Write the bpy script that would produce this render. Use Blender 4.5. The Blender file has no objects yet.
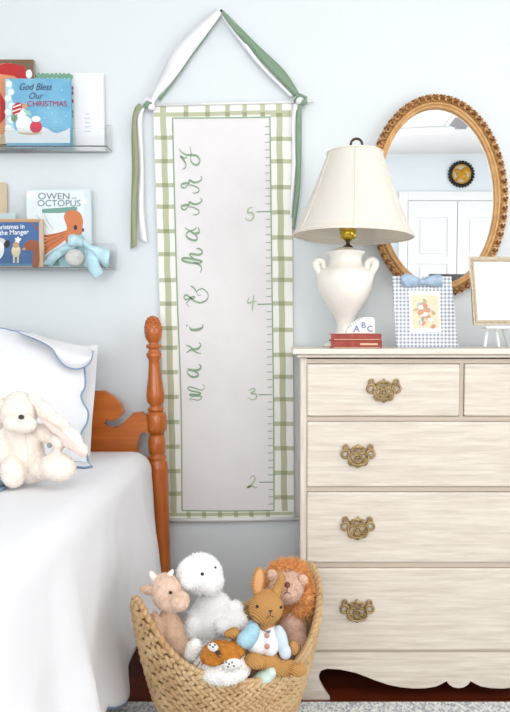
import bpy, bmesh, math, random
from mathutils import Vector, Matrix, noise
random.seed(7)
sc = bpy.context.scene
COL = sc.collection
# ---------------------------------------------------------------- camera
F = 700.0; VPX = 290.0; CY = 378.0; PITCH = math.radians(3.5); EYE = 1.012
CP, SP = math.cos(PITCH), math.sin(PITCH)
cam = bpy.data.cameras.new('camera'); co = bpy.data.objects.new('camera', cam); COL.objects.link(co)
co.location = (0, 0, EYE); co.rotation_euler = (math.pi/2 - PITCH, 0, 0)
cam.sensor_width = 36; cam.lens = F/712*36; cam.shift_y = (CY-356)/712; cam.shift_x = (255-VPX)/712; cam.clip_start = 0.02
sc.camera = co

def at(px, py, Y):
    xr = (px-VPX)/F; yr = (py-CY)/F
    dy = CP - yr*SP; dz = -SP - yr*CP
    k = Y/dy
    return Vector((xr*k, Y, EYE + dz*k))
def s(Y): return Y/F            # metres per pixel at distance Y

# ---------------------------------------------------------------- materials
def lin(c):
    return tuple(((v/255)/12.92 if v/255 <= .04045 else ((v/255+.055)/1.055)**2.4) for v in c) + (1,)
MATS = {}
def mat(name, rgb, rough=.6, metal=0, bump=0, bscale=200, var=0, vscale=8, stretch=(1,1,1), rgb2=None, sheen=0, spec=None, alpha=None, trans=0, coat=0, bdist=.002, sss=0):
    if name in MATS: return MATS[name]
    m = bpy.data.materials.new(name); m.use_nodes = True; nt = m.node_tree; N = nt.nodes; L = nt.links
    b = N['Principled BSDF']; b.inputs['Roughness'].default_value = rough; b.inputs['Metallic'].default_value = metal
    b.inputs['Base Color'].default_value = lin(rgb)
    if sheen: b.inputs['Sheen Weight'].default_value = sheen
    if coat: b.inputs['Coat Weight'].default_value = coat
    if spec is not None: b.inputs['Specular IOR Level'].default_value = spec
    if trans: b.inputs['Transmission Weight'].default_value = trans; b.inputs['IOR'].default_value = 1.2
    if sss:
        b.inputs['Subsurface Weight'].default_value = sss; b.inputs['Subsurface Radius'].default_value = (.02,.015,.01); b.inputs['Subsurface Scale'].default_value=.5
    tc = N.new('ShaderNodeTexCoord'); mp = N.new('ShaderNodeMapping'); L.new(tc.outputs['Object'], mp.inputs[0]); mp.inputs['Scale'].default_value = stretch
    if rgb2 is not None:
        n = N.new('ShaderNodeTexNoise'); n.inputs['Scale'].default_value = vscale; n.inputs['Detail'].default_value = 6; n.inputs['Roughness'].default_value=.65
        L.new(mp.outputs[0], n.inputs[0])
        r = N.new('ShaderNodeValToRGB'); r.color_ramp.elements[0].position = .32; r.color_ramp.elements[1].position = .68
        r.color_ramp.elements[0].color = lin(rgb); r.color_ramp.elements[1].color = lin(rgb2)
        L.new(n.outputs['Fac'], r.inputs[0]); L.new(r.outputs[0], b.inputs['Base Color'])
    if bump:
        n2 = N.new('ShaderNodeTexNoise'); n2.inputs['Scale'].default_value = bscale; n2.inputs['Detail'].default_value = 4
        L.new(mp.outputs[0], n2.inputs[0])
        bp = N.new('ShaderNodeBump'); bp.inputs['Strength'].default_value = bump; bp.inputs['Distance'].default_value = bdist
        L.new(n2.outputs['Fac'], bp.inputs['Height']); L.new(bp.outputs[0], b.inputs['Normal'])
    MATS[name] = m; return m

M_wall = mat('wall_paint', (224,230,233), .7, bump=.15, bscale=60, spec=.2)
M_ceil = mat('ceiling_paint', (232,232,231), .9)
M_trim = mat('white_trim_paint', (235,235,234), .4)
M_dress = mat('whitewashed_wood', (229,220,208), .45, rgb2=(204,192,177), vscale=3.5, stretch=(2.2,9,34), bump=.2, bscale=6, bdist=.001)
M_dress_t = mat('whitewashed_top', (231,223,211), .35, rgb2=(214,203,189), vscale=3, stretch=(2,30,9))
M_dress_v = mat('whitewashed_stile', (229,220,208), .5, rgb2=(202,190,175), vscale=3, stretch=(34,9,2.2))
M_glaze = mat('taupe_glaze', (196,182,166), .5)
M_brass = mat('antique_brass', (184,158,112), .38, metal=.65, rgb2=(140,114,76), vscale=60)
M_honey = mat('honey_maple', (200,110,40), .28, rgb2=(170,84,26), vscale=4, stretch=(9,9,1.2), coat=.3)
M_honey_h = mat('honey_maple_panel', (202,112,42), .28, rgb2=(174,88,28), vscale=4, stretch=(1.2,9,12), coat=.3)
M_gold = mat('gilded_wood', (208,164,108), .4, metal=.3, rgb2=(182,134,82), vscale=30)
M_gold_d = mat('carving_recess_brown', (166,112,66), .45, metal=.35, rgb2=(112,66,34), vscale=60)  # brown lobes stand in for the dark recesses of the carving
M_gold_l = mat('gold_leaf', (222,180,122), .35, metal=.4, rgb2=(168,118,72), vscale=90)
M_mirror = mat('mirror_silver', (245,248,250), .0, metal=1)
M_white = mat('white_cotton', (234,234,237), .85, bump=.25, bscale=500, sheen=.2, bdist=.0006)
M_sham = mat('white_percale', (235,236,239), .85, bump=.2, bscale=420, bdist=.0006)
M_trimblue = mat('dusty_blue_piping', (128,158,190), .8)
M_canvas = mat('chart_canvas', (236,233,233), .9, bump=.15, bscale=900, bdist=.0004, rgb2=(229,226,226), vscale=5)
M_border = mat('chart_border_white', (243,243,236), .9)
M_olive = mat('sage_paint', (190,194,164), .9)
M_olive_d = mat('sage_paint_overlap', (154,162,126), .9)
M_green = mat('leaf_green_paint', (140,168,136), .9)
M_green_l = mat('pale_green_paint', (180,198,166), .9)
M_ribw = mat('white_ribbon', (242,242,246), .5, sheen=.3)
M_ribg = mat('sage_ribbon', (124,150,124), .5, sheen=.3)
M_ribo = mat('olive_ribbon', (150,156,118), .5, sheen=.3)
M_shade = mat('ivory_silk_shade', (251,248,242), .8, sss=0)
M_shade_in = mat('shade_lining', (246,238,222), .8)
M_ceramic = mat('white_ceramic', (246,242,234), .35, coat=.2, bump=.2, bscale=25, rgb2=(238,232,222), vscale=12)
M_bulb = mat('polished_brass', (200,170,60), .2, metal=.9)
M_darkmetal = mat('dark_bronze', (74,62,50), .4, metal=.7)
M_straw = mat('water_hyacinth', (214,184,142), .7, rgb2=(178,140,94), vscale=14, bump=.5, bscale=260)
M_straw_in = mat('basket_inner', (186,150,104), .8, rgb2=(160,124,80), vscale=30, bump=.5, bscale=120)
M_acry = mat('clear_acrylic', (254,255,255), .05, trans=1.0)
M_paper = mat('book_pages', (238,234,224), .9)
M_black = mat('black_plastic', (14,12,12), .15)
M_nose = mat('dark_nose_thread', (58,42,38), .6)

# ---------------------------------------------------------------- mesh helpers
def link_bm(name, bm, mats, parent=None, smooth=False, loc=None):
    me = bpy.data.meshes.new(name); bm.normal_update(); bm.to_mesh(me); bm.free()
    o = bpy.data.objects.new(name, me); COL.objects.link(o)
    for m in (mats if isinstance(mats, (list, tuple)) else [mats]): me.materials.append(m)
    if smooth:
        for p in me.polygons: p.use_smooth = True
    if parent:
        o.parent = parent; o.matrix_parent_inverse = Matrix.Translation(-parent.location)
    return o
def thing(name, label, cat, loc, group=None):
    o = bpy.data.objects.new(name, None); COL.objects.link(o); o.location = loc; o.empty_display_size = .05
    tag(o, label, cat, group); return o
def tag(o, label, cat, group=None):
    o['label'] = label; o['category'] = cat
    if group: o['group'] = group
    return o
def struct(o): o['kind'] = 'structure'; return o

def box(bm, x0, x1, y0, y1, z0, z1, bev=0, mi=0):
    vs = [bm.verts.new(v) for v in ((x0,y0,z0),(x1,y0,z0),(x1,y1,z0),(x0,y1,z0),(x0,y0,z1),(x1,y0,z1),(x1,y1,z1),(x0,y1,z1))]
    fs = [bm.faces.new([vs[i] for i in q]) for q in ((0,3,2,1),(4,5,6,7),(0,1,5,4),(1,2,6,5),(2,3,7,6),(3,0,4,7))]
    for f in fs: f.material_index = mi
    if bev:
        es = set(e for f in fs for e in f.edges)
        r = bmesh.ops.bevel(bm, geom=list(es), offset=bev, segments=2, profile=.5, affect='EDGES')
        for f in r['faces']: f.material_index = mi
def prism(bm, pts, d, mi=0, bev=0):
    """pts: list of Vector polygon, extruded by vector d"""
    a = [bm.verts.new(p) for p in pts]; b = [bm.verts.new(Vector(p)+Vector(d)) for p in pts]
    n = len(a); fs = []
    fs.append(bm.faces.new(a)); fs.append(bm.faces.new(b[::-1]))
    for i in range(n): fs.append(bm.faces.new((a[i], b[i], b[(i+1)%n], a[(i+1)%n])))
    for f in fs: f.material_index = mi
    bmesh.ops.recalc_face_normals(bm, faces=fs)
    if bev:
        es = list(fs[0].edges)+list(fs[1].edges)
        r = bmesh.ops.bevel(bm, geom=es, offset=bev, segments=2, affect='EDGES')
        for f in r['faces']: f.material_index = mi
def lathe(bm, prof, c, seg=32, mi=0, M=None):
    rings = []
    for r, z in prof:
        ring = []
        for k in range(seg):
            a = 2*math.pi*k/seg
            p = Vector((r*math.cos(a), r*math.sin(a), z))
            if M: p = M @ p
            ring.append(bm.verts.new(p+Vector(c)))
        rings.append(ring)
    for i in range(len(rings)-1):
        for k in range(seg):
            f = bm.faces.new((rings[i][k], rings[i][(k+1)%seg], rings[i+1][(k+1)%seg], rings[i+1][k])); f.material_index = mi
    for rg, rev in ((rings[0], True), (rings[-1], False)):
        f = bm.faces.new(rg[::-1] if rev else rg); f.material_index = mi
def tube(bm, pts, r, seg=8, mi=0, closed=False):
    pts = [Vector(p) for p in pts]; n = len(pts)
    rs = r if isinstance(r, (list, tuple)) else [r]*n
    rings = []; up = None
    for i, p in enumerate(pts):
        if closed: t = pts[(i+1)%n]-pts[i-1]
        else: t = pts[min(i+1, n-1)]-pts[max(i-1, 0)]
        if t.length < 1e-9: t = Vector((0,0,1))
        t.normalize()
        if up is None:
            up = Vector((0,1,0)) if abs(t.y) < .9 else Vector((1,0,0))
        up = (up - t*up.dot(t))
        if up.length < 1e-6: up = t.orthogonal()
        up.normalize(); sd = t.cross(up)
        rings.append([bm.verts.new(p + (up*math.cos(a)+sd*math.sin(a))*rs[i]) for a in [2*math.pi*k/seg for k in range(seg)]])
    m = n if closed else n-1
    for i in range(m):
        A, B = rings[i], rings[(i+1)%n]
        for k in range(seg):
            f = bm.faces.new((A[k], A[(k+1)%seg], B[(k+1)%seg], B[k])); f.material_index = mi
    if not closed:
        bm.faces.new(rings[0][::-1]).material_index = mi; bm.faces.new(rings[-1]).material_index = mi
def sphere(bm, M, u=10, v=8, mi=0):
    rings = []
    top = bm.verts.new(M @ Vector((0,0,1))); bot = bm.verts.new(M @ Vector((0,0,-1)))
    for j in range(1, v):
        a = math.pi*j/v
        rings.append([bm.verts.new(M @ Vector((math.sin(a)*math.cos(2*math.pi*i/u), math.sin(a)*math.sin(2*math.pi*i/u), math.cos(a)))) for i in range(u)])
    flip = M.to_3x3().determinant() < 0
    def nf(*q):
        f = bm.faces.new(q[::-1] if flip else q); f.material_index = mi
    for i in range(u):
        k = (i+1) % u
        nf(top, rings[0][i], rings[0][k]); nf(bot, rings[-1][k], rings[-1][i])
        for j in range(v-2): nf(rings[j][i], rings[j+1][i], rings[j+1][k], rings[j][k])
def ell(bm, c, r, rot=(0,0,0), u=16, v=10, mi=0):
    from mathutils import Euler
    M = Matrix.Translation(c) @ Euler(rot).to_matrix().to_4x4() @ Matrix.Diagonal((r[0], r[1], r[2], 1))
    sphere(bm, M, u, v, mi)
def spl(P, n=8, closed=False):
    """Catmull-Rom through tuples of any size"""
    out = []; N = len(P)
    rng = range(N if closed else N-1)
    for i in rng:
        p0 = P[(i-1) % N] if closed or i > 0 else P[0]; p1 = P[i]; p2 = P[(i+1) % N]
        p3 = P[(i+2) % N] if closed or i+2 < N else P[-1]
        for k in range(n):
            t = k/n
            out.append(tuple(.5*((2*b)+(-a+c)*t+(2*a-5*b+4*c-d)*t*t+(-a+3*b-3*c+d)*t**3) for a, b, c, d in zip(p0, p1, p2, p3)))
    if not closed: out.append(tuple(P[-1]))
    return out
def bake(o, mods):
    """apply modifiers given as (type, dict)"""
    for t, kw in mods:
        m = o.modifiers.new(t, t)
        for k, v in kw.items(): setattr(m, k, v)
    dg = bpy.context.evaluated_depsgraph_get(); dg.update()
    me = bpy.data.meshes.new_from_object(o.evaluated_get(dg))
    old = o.data; o.modifiers.clear(); o.data = me; bpy.data.meshes.remove(old)
    return o
def fuzz(o, n, length, width=.0012, droop=.3, seed=1):
    rnd = random.Random(seed)
    me = o.data; bm = bmesh.new(); bm.from_mesh(me); bm.faces.ensure_lookup_table()
    fs = list(bm.faces); ar = [f.calc_area() for f in fs]
    picks = rnd.choices(range(len(fs)), weights=ar, k=n)
    data = []
    for i in picks:
        f = fs[i]; v = [x.co for x in f.verts]; a, b = rnd.random(), rnd.random()
        if a+b > 1: a, b = 1-a, 1-b
        p = v[0]+(v[1]-v[0])*a+(v[2 if len(v) == 3 or rnd.random() < .5 else 3]-v[0])*b
        data.append((p, f.normal.copy(), f.material_index))
    for p, nrm, mi in data:
        d = (nrm + Vector((rnd.gauss(0,.45), rnd.gauss(0,.45), rnd.gauss(0,.45)-droop))).normalized()
        sd = d.cross(Vector((rnd.random()-.5, rnd.random()-.5, rnd.random()-.5))).normalized()*width
        l = length*rnd.uniform(.5, 1.2)
        q = p-nrm*.001
        f = bm.faces.new((bm.verts.new(q-sd), bm.verts.new(q+sd), bm.verts.new(q+d*l))); f.material_index = mi; f.smooth = True
    bm.to_mesh(me); bm.free()
def blob(name, m, parent, ells, voxel=.004, smooth=4, fz=None, seed=1):
    """one continuous plush body grown from overlapping ellipsoids (px, py, Y, rx_px, ry_px, depth_px, rotation in picture plane deg)"""
    bm = bmesh.new()
    for e in ells:
        px, py, Y, rx, ry, rd = e[:6]; rot = math.radians(e[6]) if len(e) > 6 else 0
        k = s(Y); ell(bm, at(px, py, Y), (rx*k, rd*k, ry*k), (0, rot, 0), 20, 14)
    o = link_bm(name, bm, m, parent)
    bake(o, [('REMESH', dict(mode='VOXEL', voxel_size=voxel)), ('SMOOTH', dict(iterations=smooth, factor=.6))])
    if parent: o.parent = parent; o.matrix_parent_inverse = Matrix.Translation(-parent.location)
    for p in o.data.polygons: p.use_smooth = True
    if fz: fuzz(o, fz[0], fz[1], fz[2] if len(fz) > 2 else .0012, seed=seed)
    return o
class Art:
    """flat printed / painted shapes built in one mesh with several paints"""
    def __init__(s_, Y, th=.0006, step=.00006): s_.step = step; s_.bm = bmesh.new(); s_.mats = []; s_.Y = Y; s_.th = th; s_.n = 0
    def mi(s_, m):
        if m not in s_.mats: s_.mats.append(m)
        return s_.mats.index(m)
    def y(s_): s_.n += 1; return s_.Y - s_.n*s_.step
    def poly(s_, pts, m):
        Y = s_.y(); prism(s_.bm, [at(x, y, Y) for x, y in pts], (0, -s_.step*.7, 0), s_.mi(m))
    def oval(s_, cx, cy, rx, ry, m, rot=0, n=20):
        r = math.radians(rot)
        s_.poly([(cx+rx*math.cos(a)*math.cos(r)-ry*math.sin(a)*math.sin(r), cy+rx*math.cos(a)*math.sin(r)+ry*math.sin(a)*math.cos(r)) for a in [2*math.pi*k/n for k in range(n)]], m)
    def stroke(s_, pts, w, m, n=6, taper=True, fn=None):
        Y = s_.y(); P = spl(pts, n) if len(pts) > 2 else pts
        N = len(P); L = []; R = []
        for i, p in enumerate(P):
            a = P[max(i-1, 0)]; b = P[min(i+1, N-1)]; dx, dy = b[0]-a[0], b[1]-a[1]; l = math.hypot(dx, dy) or 1
            t = i/(N-1); ww = w*(.35+.65*math.sin(math.pi*t)) if taper else w
            if fn: ww *= fn(dx/l, dy/l)
            nx, ny = -dy/l*ww/2, dx/l*ww/2
            L.append(s_.bm.verts.new(at(p[0]+nx, p[1]+ny, Y))); R.append(s_.bm.verts.new(at(p[0]-nx, p[1]-ny, Y)))
        k = s_.mi(m)
        for i in range(N-1):
            f = s_.bm.faces.new((L[i], R[i], R[i+1], L[i+1])); f.material_index = k
    def text(s_, body, px, py, h, m, rot=0, sx=1, shear=0, bold=0):
        c = bpy.data.curves.new('t', 'FONT'); c.body = body; c.align_x = 'CENTER'; c.align_y = 'CENTER'; c.shear = shear; c.offset = bold
        t = bpy.data.objects.new('t', c); COL.objects.link(t)
        dg = bpy.context.evaluated_depsgraph_get(); dg.update()
        me = bpy.data.meshes.new_from_object(t.evaluated_get(dg))
        Y = s_.y(); k = s_.mi(m); r = math.radians(rot); vs = []
        for v in me.vertices:
            x, y = v.co.x*h*1.4*sx, v.co.y*h*1.4
            vs.append(s_.bm.verts.new(at(px+x*math.cos(r)+y*math.sin(r), py-y*math.cos(r)+x*math.sin(r), Y)))
        for p in me.polygons:
            try: f = s_.bm.faces.new([vs[i] for i in p.vertices]); f.material_index = k
            except ValueError: pass
        bpy.data.objects.remove(t); bpy.data.meshes.remove(me); bpy.data.curves.remove(c)
    def build(s_, name, parent): return link_bm(name, s_.bm, s_.mats, parent)

# ================================================================ ROOM
YB = 2.34; YF = -1.22; XL = -2.0; XR = 2.35; ZC = 2.50
def sbox(name, m, *a, bev=0):
    bm = bmesh.new(); box(bm, *a, bev=bev); return struct(link_bm(name, bm, m))
sbox('wall_back', M_wall, XL-.1, XR+.1, YB, YB+.1, 0, ZC)
sbox('wall_left', M_wall, XL-.1, XL, YF, YB, 0, ZC)
sbox('ceiling', M_ceil, XL-.1, XR+.1, YF-.1, YB+.1, ZC, ZC+.1)
# dark cherry board floor
mf = mat('cherry_boards', (96,40,22), .28, coat=.3)
nt = mf.node_tree; b = nt.nodes['Principled BSDF']
tc = nt.nodes.new('ShaderNodeTexCoord'); br = nt.nodes.new('ShaderNodeTexBrick'); nz = nt.nodes.new('ShaderNodeTexNoise'); mp = nt.nodes.new('ShaderNodeMapping'); mx = nt.nodes.new('ShaderNodeMix'); mx.data_type = 'RGBA'; mx.blend_type = 'MULTIPLY'
nt.links.new(tc.outputs['Object'], br.inputs[0]); br.inputs['Color1'].default_value = lin((128,50,26)); br.inputs['Color2'].default_value = lin((104,40,22)); br.inputs['Mortar'].default_value = lin((30,12,8))
br.inputs['Scale'].default_value = 1; br.inputs['Brick Width'].default_value = .9; br.inputs['Row Height'].default_value = .07; br.inputs['Mortar Size'].default_value = .0015
mp.inputs['Scale'].default_value = (3, 60, 1); nt.links.new(tc.outputs['Object'], mp.inputs[0]); nt.links.new(mp.outputs[0], nz.inputs[0]); nz.inputs['Scale'].default_value = 2
nt.links.new(br.outputs[0], mx.inputs[6]); nt.links.new(nz.outputs[1], mx.inputs[7]); mx.inputs[0].default_value = .5; nt.links.new(mx.outputs[2], b.inputs['Base Color'])
sbox('floor', mf, XL-.1, XR+.1, YF-.1, YB+.1, -.1, 0)
def wall_with_hole(name, axis, pos, a0, a1, h0, h1, z0, z1):
    bm = bmesh.new()
    def bx(u0, u1, w0, w1):
        if axis == 'x': box(bm, pos[0], pos[1], u0, u1, w0, w1)
        else: box(bm, u0, u1, pos[0], pos[1], w0, w1)
    bx(a0, h0, 0, ZC); bx(h1, a1, 0, ZC); bx(h0, h1, 0, z0); bx(h0, h1, z1, ZC)
    return struct(link_bm(name, bm, M_wall))
wall_with_hole('wall_right', 'x', (XR, XR+.1), YF, YB, -.7, 1.4, .6, 2.2)
wall_with_hole('wall_front', 'y', (YF-.1, YF), XL, XR, -1.7, .6, .7, 2.25)
def added_window(name, axis, p, h0, h1, z0, z1, inward):
    M_glass = mat('added_window_glass', (250,252,255), .0, trans=1)
    bm = bmesh.new()
    def bx(u0, u1, w0, w1, t0, t1):
        if axis == 'x': box(bm, min(p+t0*inward, p+t1*inward), max(p+t0*inward, p+t1*inward), u0, u1, w0, w1)
        else: box(bm, u0, u1, min(p+t0*inward, p+t1*inward), max(p+t0*inward, p+t1*inward), w0, w1)
    for u0, u1, w0, w1 in ((h0-.07, h0, z0-.07, z1+.07), (h1, h1+.07, z0-.07, z1+.07), (h0, h1, z1, z1+.07), (h0, h1, z0-.07, z0)): bx(u0, u1, w0, w1, 0.001, .02)
    fr = struct(link_bm(name, bm, M_trim))
    bm = bmesh.new(); bx(h0, h1, z0, z1, -.098, -.093)
    return fr, link_bm('added_window_glass', bm, M_glass, fr)
added_window('added_window_1', 'x', XR, -.7, 1.4, .6, 2.2, -1)  # unseen opening, added to bring light from the right onto bed and basket
added_window('added_window_2', 'y', YF, -1.7, .6, .7, 2.25, 1)  # unseen opening behind the camera, added and widened for flat frontal light
sbox('baseboard_back', M_trim, XL, XR, YB-.015, YB-.0005, .0005, .07)
sbox('baseboard_left', M_trim, XL+.0005, XL+.015, YF+.02, YB-.02, .0005, .09)
sbox('baseboard_right', M_trim, XR-.015, XR-.0005, YF+.02, YB-.02, .0005, .09)
# opposite wall: closet double door, seen in the mirror
DX0, DXM, DZ = at(407.5,210,2*2.317-YF).x, at(457,210,2*2.317-YF).x, at(430,201,2*2.317-YF).z; DX1 = 2*DXM-DX0
bm = bmesh.new()
y0 = YF+.001
box(bm, DX0-.075, DX0, y0, y0+.022, .0005, DZ+.075, .004); box(bm, DX1, DX1+.075, y0, y0+.022, .0005, DZ+.075, .004); box(bm, DX0, DX1, y0, y0+.022, DZ, DZ+.075, .004)
struct(link_bm('trim_1', bm, M_trim))
for i, (x0, x1) in enumerate(((DX0+.003, DXM-.003), (DXM+.003, DX1-.003))):
    bm = bmesh.new(); box(bm, x0, x1, y0, y0+.012, .01, DZ-.004)
    ybs = y0+.012
    pw = x1-x0
    st = .075
    # stiles and rails around recessed panels
    box(bm, x0, x0+st, ybs, ybs+.008, .01, DZ-.004); box(bm, x1-st, x1, ybs, ybs+.008, .01, DZ-.004)
    rails = [(.01, .2), (.85, .97), (1.60, 1.66), (1.98, DZ-.004)]
    for a, c in rails: box(bm, x0+st, x1-st, ybs, ybs+.008, a, c)
    for a, c in ((.2,.85), (.97,1.60), (1.66,1.98)): box(bm, x0+st+.025, x1-st-.025, ybs, ybs+.006, a+.025, c-.025, .003)
    d = struct(link_bm('door_%d' % (i+1), bm, M_trim))
    bm = bmesh.new(); kx = x1-.04 if i == 0 else x0+.04
    ell(bm, (kx, ybs+.035, .95), (.022,.022,.022)); tube(bm, [(kx, ybs, .95), (kx, ybs+.03, .95)], .009)
    link_bm('door_knob', bm, M_brass, d, True)
# ceiling vent
bm = bmesh.new(); vy = -.36; vx = at(460.5, 126, 2*2.317-vy).x
vt = thing('ceiling_vent', 'white slatted air vent in the ceiling, seen in the mirror', 'vent', (vx, vy, ZC))
box(bm, vx-.09, vx+.09, vy-.16, vy-.14, ZC-.012, ZC-.0005); box(bm, vx-.09, vx+.09, vy+.14, vy+.16, ZC-.012, ZC-.0005); box(bm, vx-.09, vx-.07, vy-.14, vy+.14, ZC-.012, ZC-.0005); box(bm, vx+.07, vx+.09, vy-.14, vy+.14, ZC-.012, ZC-.0005)
link_bm('frame', bm, M_trim, vt)
bm = bmesh.new()
for k in range(9):
    yy = vy-.125+k*.031
    prism(bm, [Vector((vx-.07, yy, ZC-.011)), Vector((vx-.07, yy+.018, ZC-.002)), Vector((vx-.07, yy+.020, ZC-.003)), Vector((vx-.07, yy+.002, ZC-.012))], (.14, 0, 0))
link_bm('slat', bm, mat('vent_grey', (150,150,150), .5), vt)
# ceiling fan (one blade shows in the mirror)
ft = thing('ceiling_fan', 'white ceiling fan whose blade shows at the upper left of the mirror', 'ceiling fan', (.34, .28, ZC))
bm = bmesh.new(); lathe(bm, [(.06,-.03),(.055,0)], (.34,.28,ZC-.001), 24); tube(bm, [(.34,.28,ZC-.03),(.34,.28,ZC-.2)], .012); link_bm('downrod', bm, M_trim, ft, True)
bm = bmesh.new(); lathe(bm, [(.03,-.33),(.08,-.31),(.10,-.26),(.09,-.2),(.03,-.18)], (.34,.28,ZC), 28); link_bm('motor_housing', bm, M_trim, ft, True)
bm = bmesh.new(); lathe(bm, [(.03,-.335),(.05,-.34),(.052,-.335)], (.34,.28,ZC), 24); link_bm('light_plate', bm, M_brass, ft, True)
for k in range(5):
    a = math.radians(8+72*k); c, sn = math.cos(a), math.sin(a)
    bm = bmesh.new(); pts = []
    for u, v in ((.09,-.015),(.18,-.035),(.5,-.045),(.62,-.04),(.65,-.015),(.65,.015),(.62,.04),(.5,.045),(.18,.035),(.09,.015)):
        pts.append(Vector((.34+u*c-v*sn, .28+u*sn+v*c, ZC-.265+v*.15)))
    prism(bm, pts, (0,0,.008)); link_bm('blade', bm, M_trim, ft)
# round black and gold wall plaque on the opposite wall
qm = at(461, 174.5, 2*2.317-YF); px_, pz_ = qm.x, qm.z
rt = thing('wall_plaque', 'round gold relief plaque with black scalloped rim above the closet doors, seen in the mirror', 'plaque', (px_, YF+.001, pz_))
Rm = Matrix.Rotation(math.radians(-90), 3, 'X')
bm = bmesh.new(); lathe(bm, [(.098,0),(.098,.012),(.085,.016),(.08,.01)], (px_, YF+.001, pz_), 40, M=Rm)
for k in range(26):
    a = 2*math.pi*k/26; ell(bm, (px_+.1*math.cos(a), YF+.012, pz_+.1*math.sin(a)), (.0115,.01,.0115), u=10, v=6)
link_bm('rim', bm, mat('black_enamel', (16,16,18), .35), rt, True)
bm = bmesh.new(); lathe(bm, [(.078,0.0),(.078,.013),(.07,.017)], (px_, YF+.002, pz_), 32, M=Rm)
link_bm('cream_field', bm, mat('cream_enamel', (196,186,160), .5), rt, True)
bm = bmesh.new()
ell(bm, (px_, YF+.022, pz_-.005), (.045,.012,.035), (0,.3,0)); ell(bm, (px_+.03, YF+.022, pz_+.025), (.03,.012,.028)); ell(bm, (px_-.03, YF+.022, pz_+.02), (.028,.012,.02), (0,.6,0)); ell(bm, (px_-.02, YF+.022, pz_-.035), (.03,.01,.015), (0,-.5,0)); ell(bm, (px_+.03, YF+.022, pz_-.035), (.02,.01,.022))
tube(bm, [(px_+.073*math.cos(a), YF+.02, pz_+.073*math.sin(a)) for a in [2*math.pi*k/40 for k in range(40)]], .006, closed=True)
link_bm('gold_relief', bm, mat('plaque_gold', (190,140,40), .4, metal=.5), rt, True)

# ================================================================ RUG
mr = mat('rug_weave', (178,182,186), .95)
nt = mr.node_tree; b = nt.nodes['Principled BSDF']; tc = nt.nodes.new('ShaderNodeTexCoord'); vo = nt.nodes.new('ShaderNodeTexVoronoi'); vo.inputs['Scale'].default_value = 170
mp = nt.nodes.new('ShaderNodeMapping'); mp.inputs['Scale'].default_value = (1.0, .6, 1); rp = nt.nodes.new('ShaderNodeValToRGB')
nt.links.new(tc.outputs['Object'], mp.inputs[0]); nt.links.new(mp.outputs[0], vo.inputs[0]); nt.links.new(vo.outputs['Color'], rp.inputs[0]); nt.links.new(rp.outputs[0], b.inputs['Base Color'])
rp.color_ramp.elements[0].color = lin((172,178,184)); rp.color_ramp.elements[1].color = lin((230,230,226)); rp.color_ramp.elements[0].position = .3; rp.color_ramp.elements[1].position = .6
bp = nt.nodes.new('ShaderNodeBump'); bp.inputs['Distance'].default_value = .003; nt.links.new(vo.outputs['Distance'], bp.inputs['Height']); nt.links.new(bp.outputs[0], b.inputs['Normal'])
bm = bmesh.new(); box(bm, -1.3, 1.7, -.5, 1.86, .0005, .011, .003)
rug = tag(link_bm('rug', bm, mr), 'pale blue grey woven rug on the dark floor in front of the dresser', 'rug')
rug.location = (0,0,0)
RUGZ = .011

# ================================================================ BED
BZ = at(150, 459, 2.10).z           # height of the spread at the headboard end
bed = thing('bed', 'honey maple four poster bed with pineapple finial and scrolled headboard', 'bed', (-.85, 1.3, 0))
EX = at(150, 459, 2.10).x-.02; PX = at(157, 450, 2.25).x; PY = 2.255
k = s(2.255)
def pz(y): return at(157, y, PY).z
prof = [(0,317),(2.5,316),(5,320),(7.2,326),(8,332),(7.2,338),(5,342),(4.3,344),(6.8,345),(7,347.5),(4.6,349),(5.4,352),(7,354),(6.6,357),(5,360),(5.2,366),(6,377),(7.5,388),(8.2,396),(7.6,402),(5.2,405),(4.8,406),(7.2,407.5),(7.4,410),(6,411.5)]
prof = [(r*k, pz(y)) for r, y in prof][::-1]
prof = [(r*1.1, z) for r, z in prof]
def tilt(bm):
    for v in bm.verts: v.co.x -= .022*(v.co.z-pz(455))
bm = bmesh.new(); lathe(bm, [(r, z) for r, z in prof], (PX, PY, 0), 28)
# block section (rounded cube with chamfers)
zt, zb = pz(411), pz(434)
lathe(bm, [(6.5*k, zb), (10*k, zb+.012), (10.6*k, zb+.02), (10.6*k, zt-.018), (9.5*k, zt-.006), (6*k, zt)], (PX, PY, 0), 8, M=Matrix.Rotation(math.radians(22.5), 3, 'Z'))
low = [(6.5,434),(7.8,436),(8.6,442),(8.6,448),(8,453),(6.8,455),(8.8,456),(9,458),(7.6,460),(9.6,462),(10.2,468),(10,500),(9.8,560),(9.6,620)]
pf = [(r*k, pz(y)) for r, y in low][::-1]
lathe(bm, [(.02, 0.0), (.026,.02), (.026, .05)]+[p for p in pf if p[1] > .06], (PX, PY, 0), 24)
tilt(bm); post = link_bm('post', bm, M_honey, bed, True)
# pineapple texture on the finial
bm = bmesh.new()
for i in range(8):
    yy = 319+i*2.7; rr = 7.6*math.sin(math.acos(max(-1, min(1, (yy-330)/13.5))))*.95+.3
    for j in range(10):
        a = 2*math.pi*(j+.5*(i%2))/10
        ell(bm, (PX+rr*k*math.cos(a), PY+rr*k*math.sin(a), pz(yy)), (.0052,.0052,.0058), u=8, v=6)
tilt(bm); link_bm('finial', bm, M_honey, bed, True)
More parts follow.
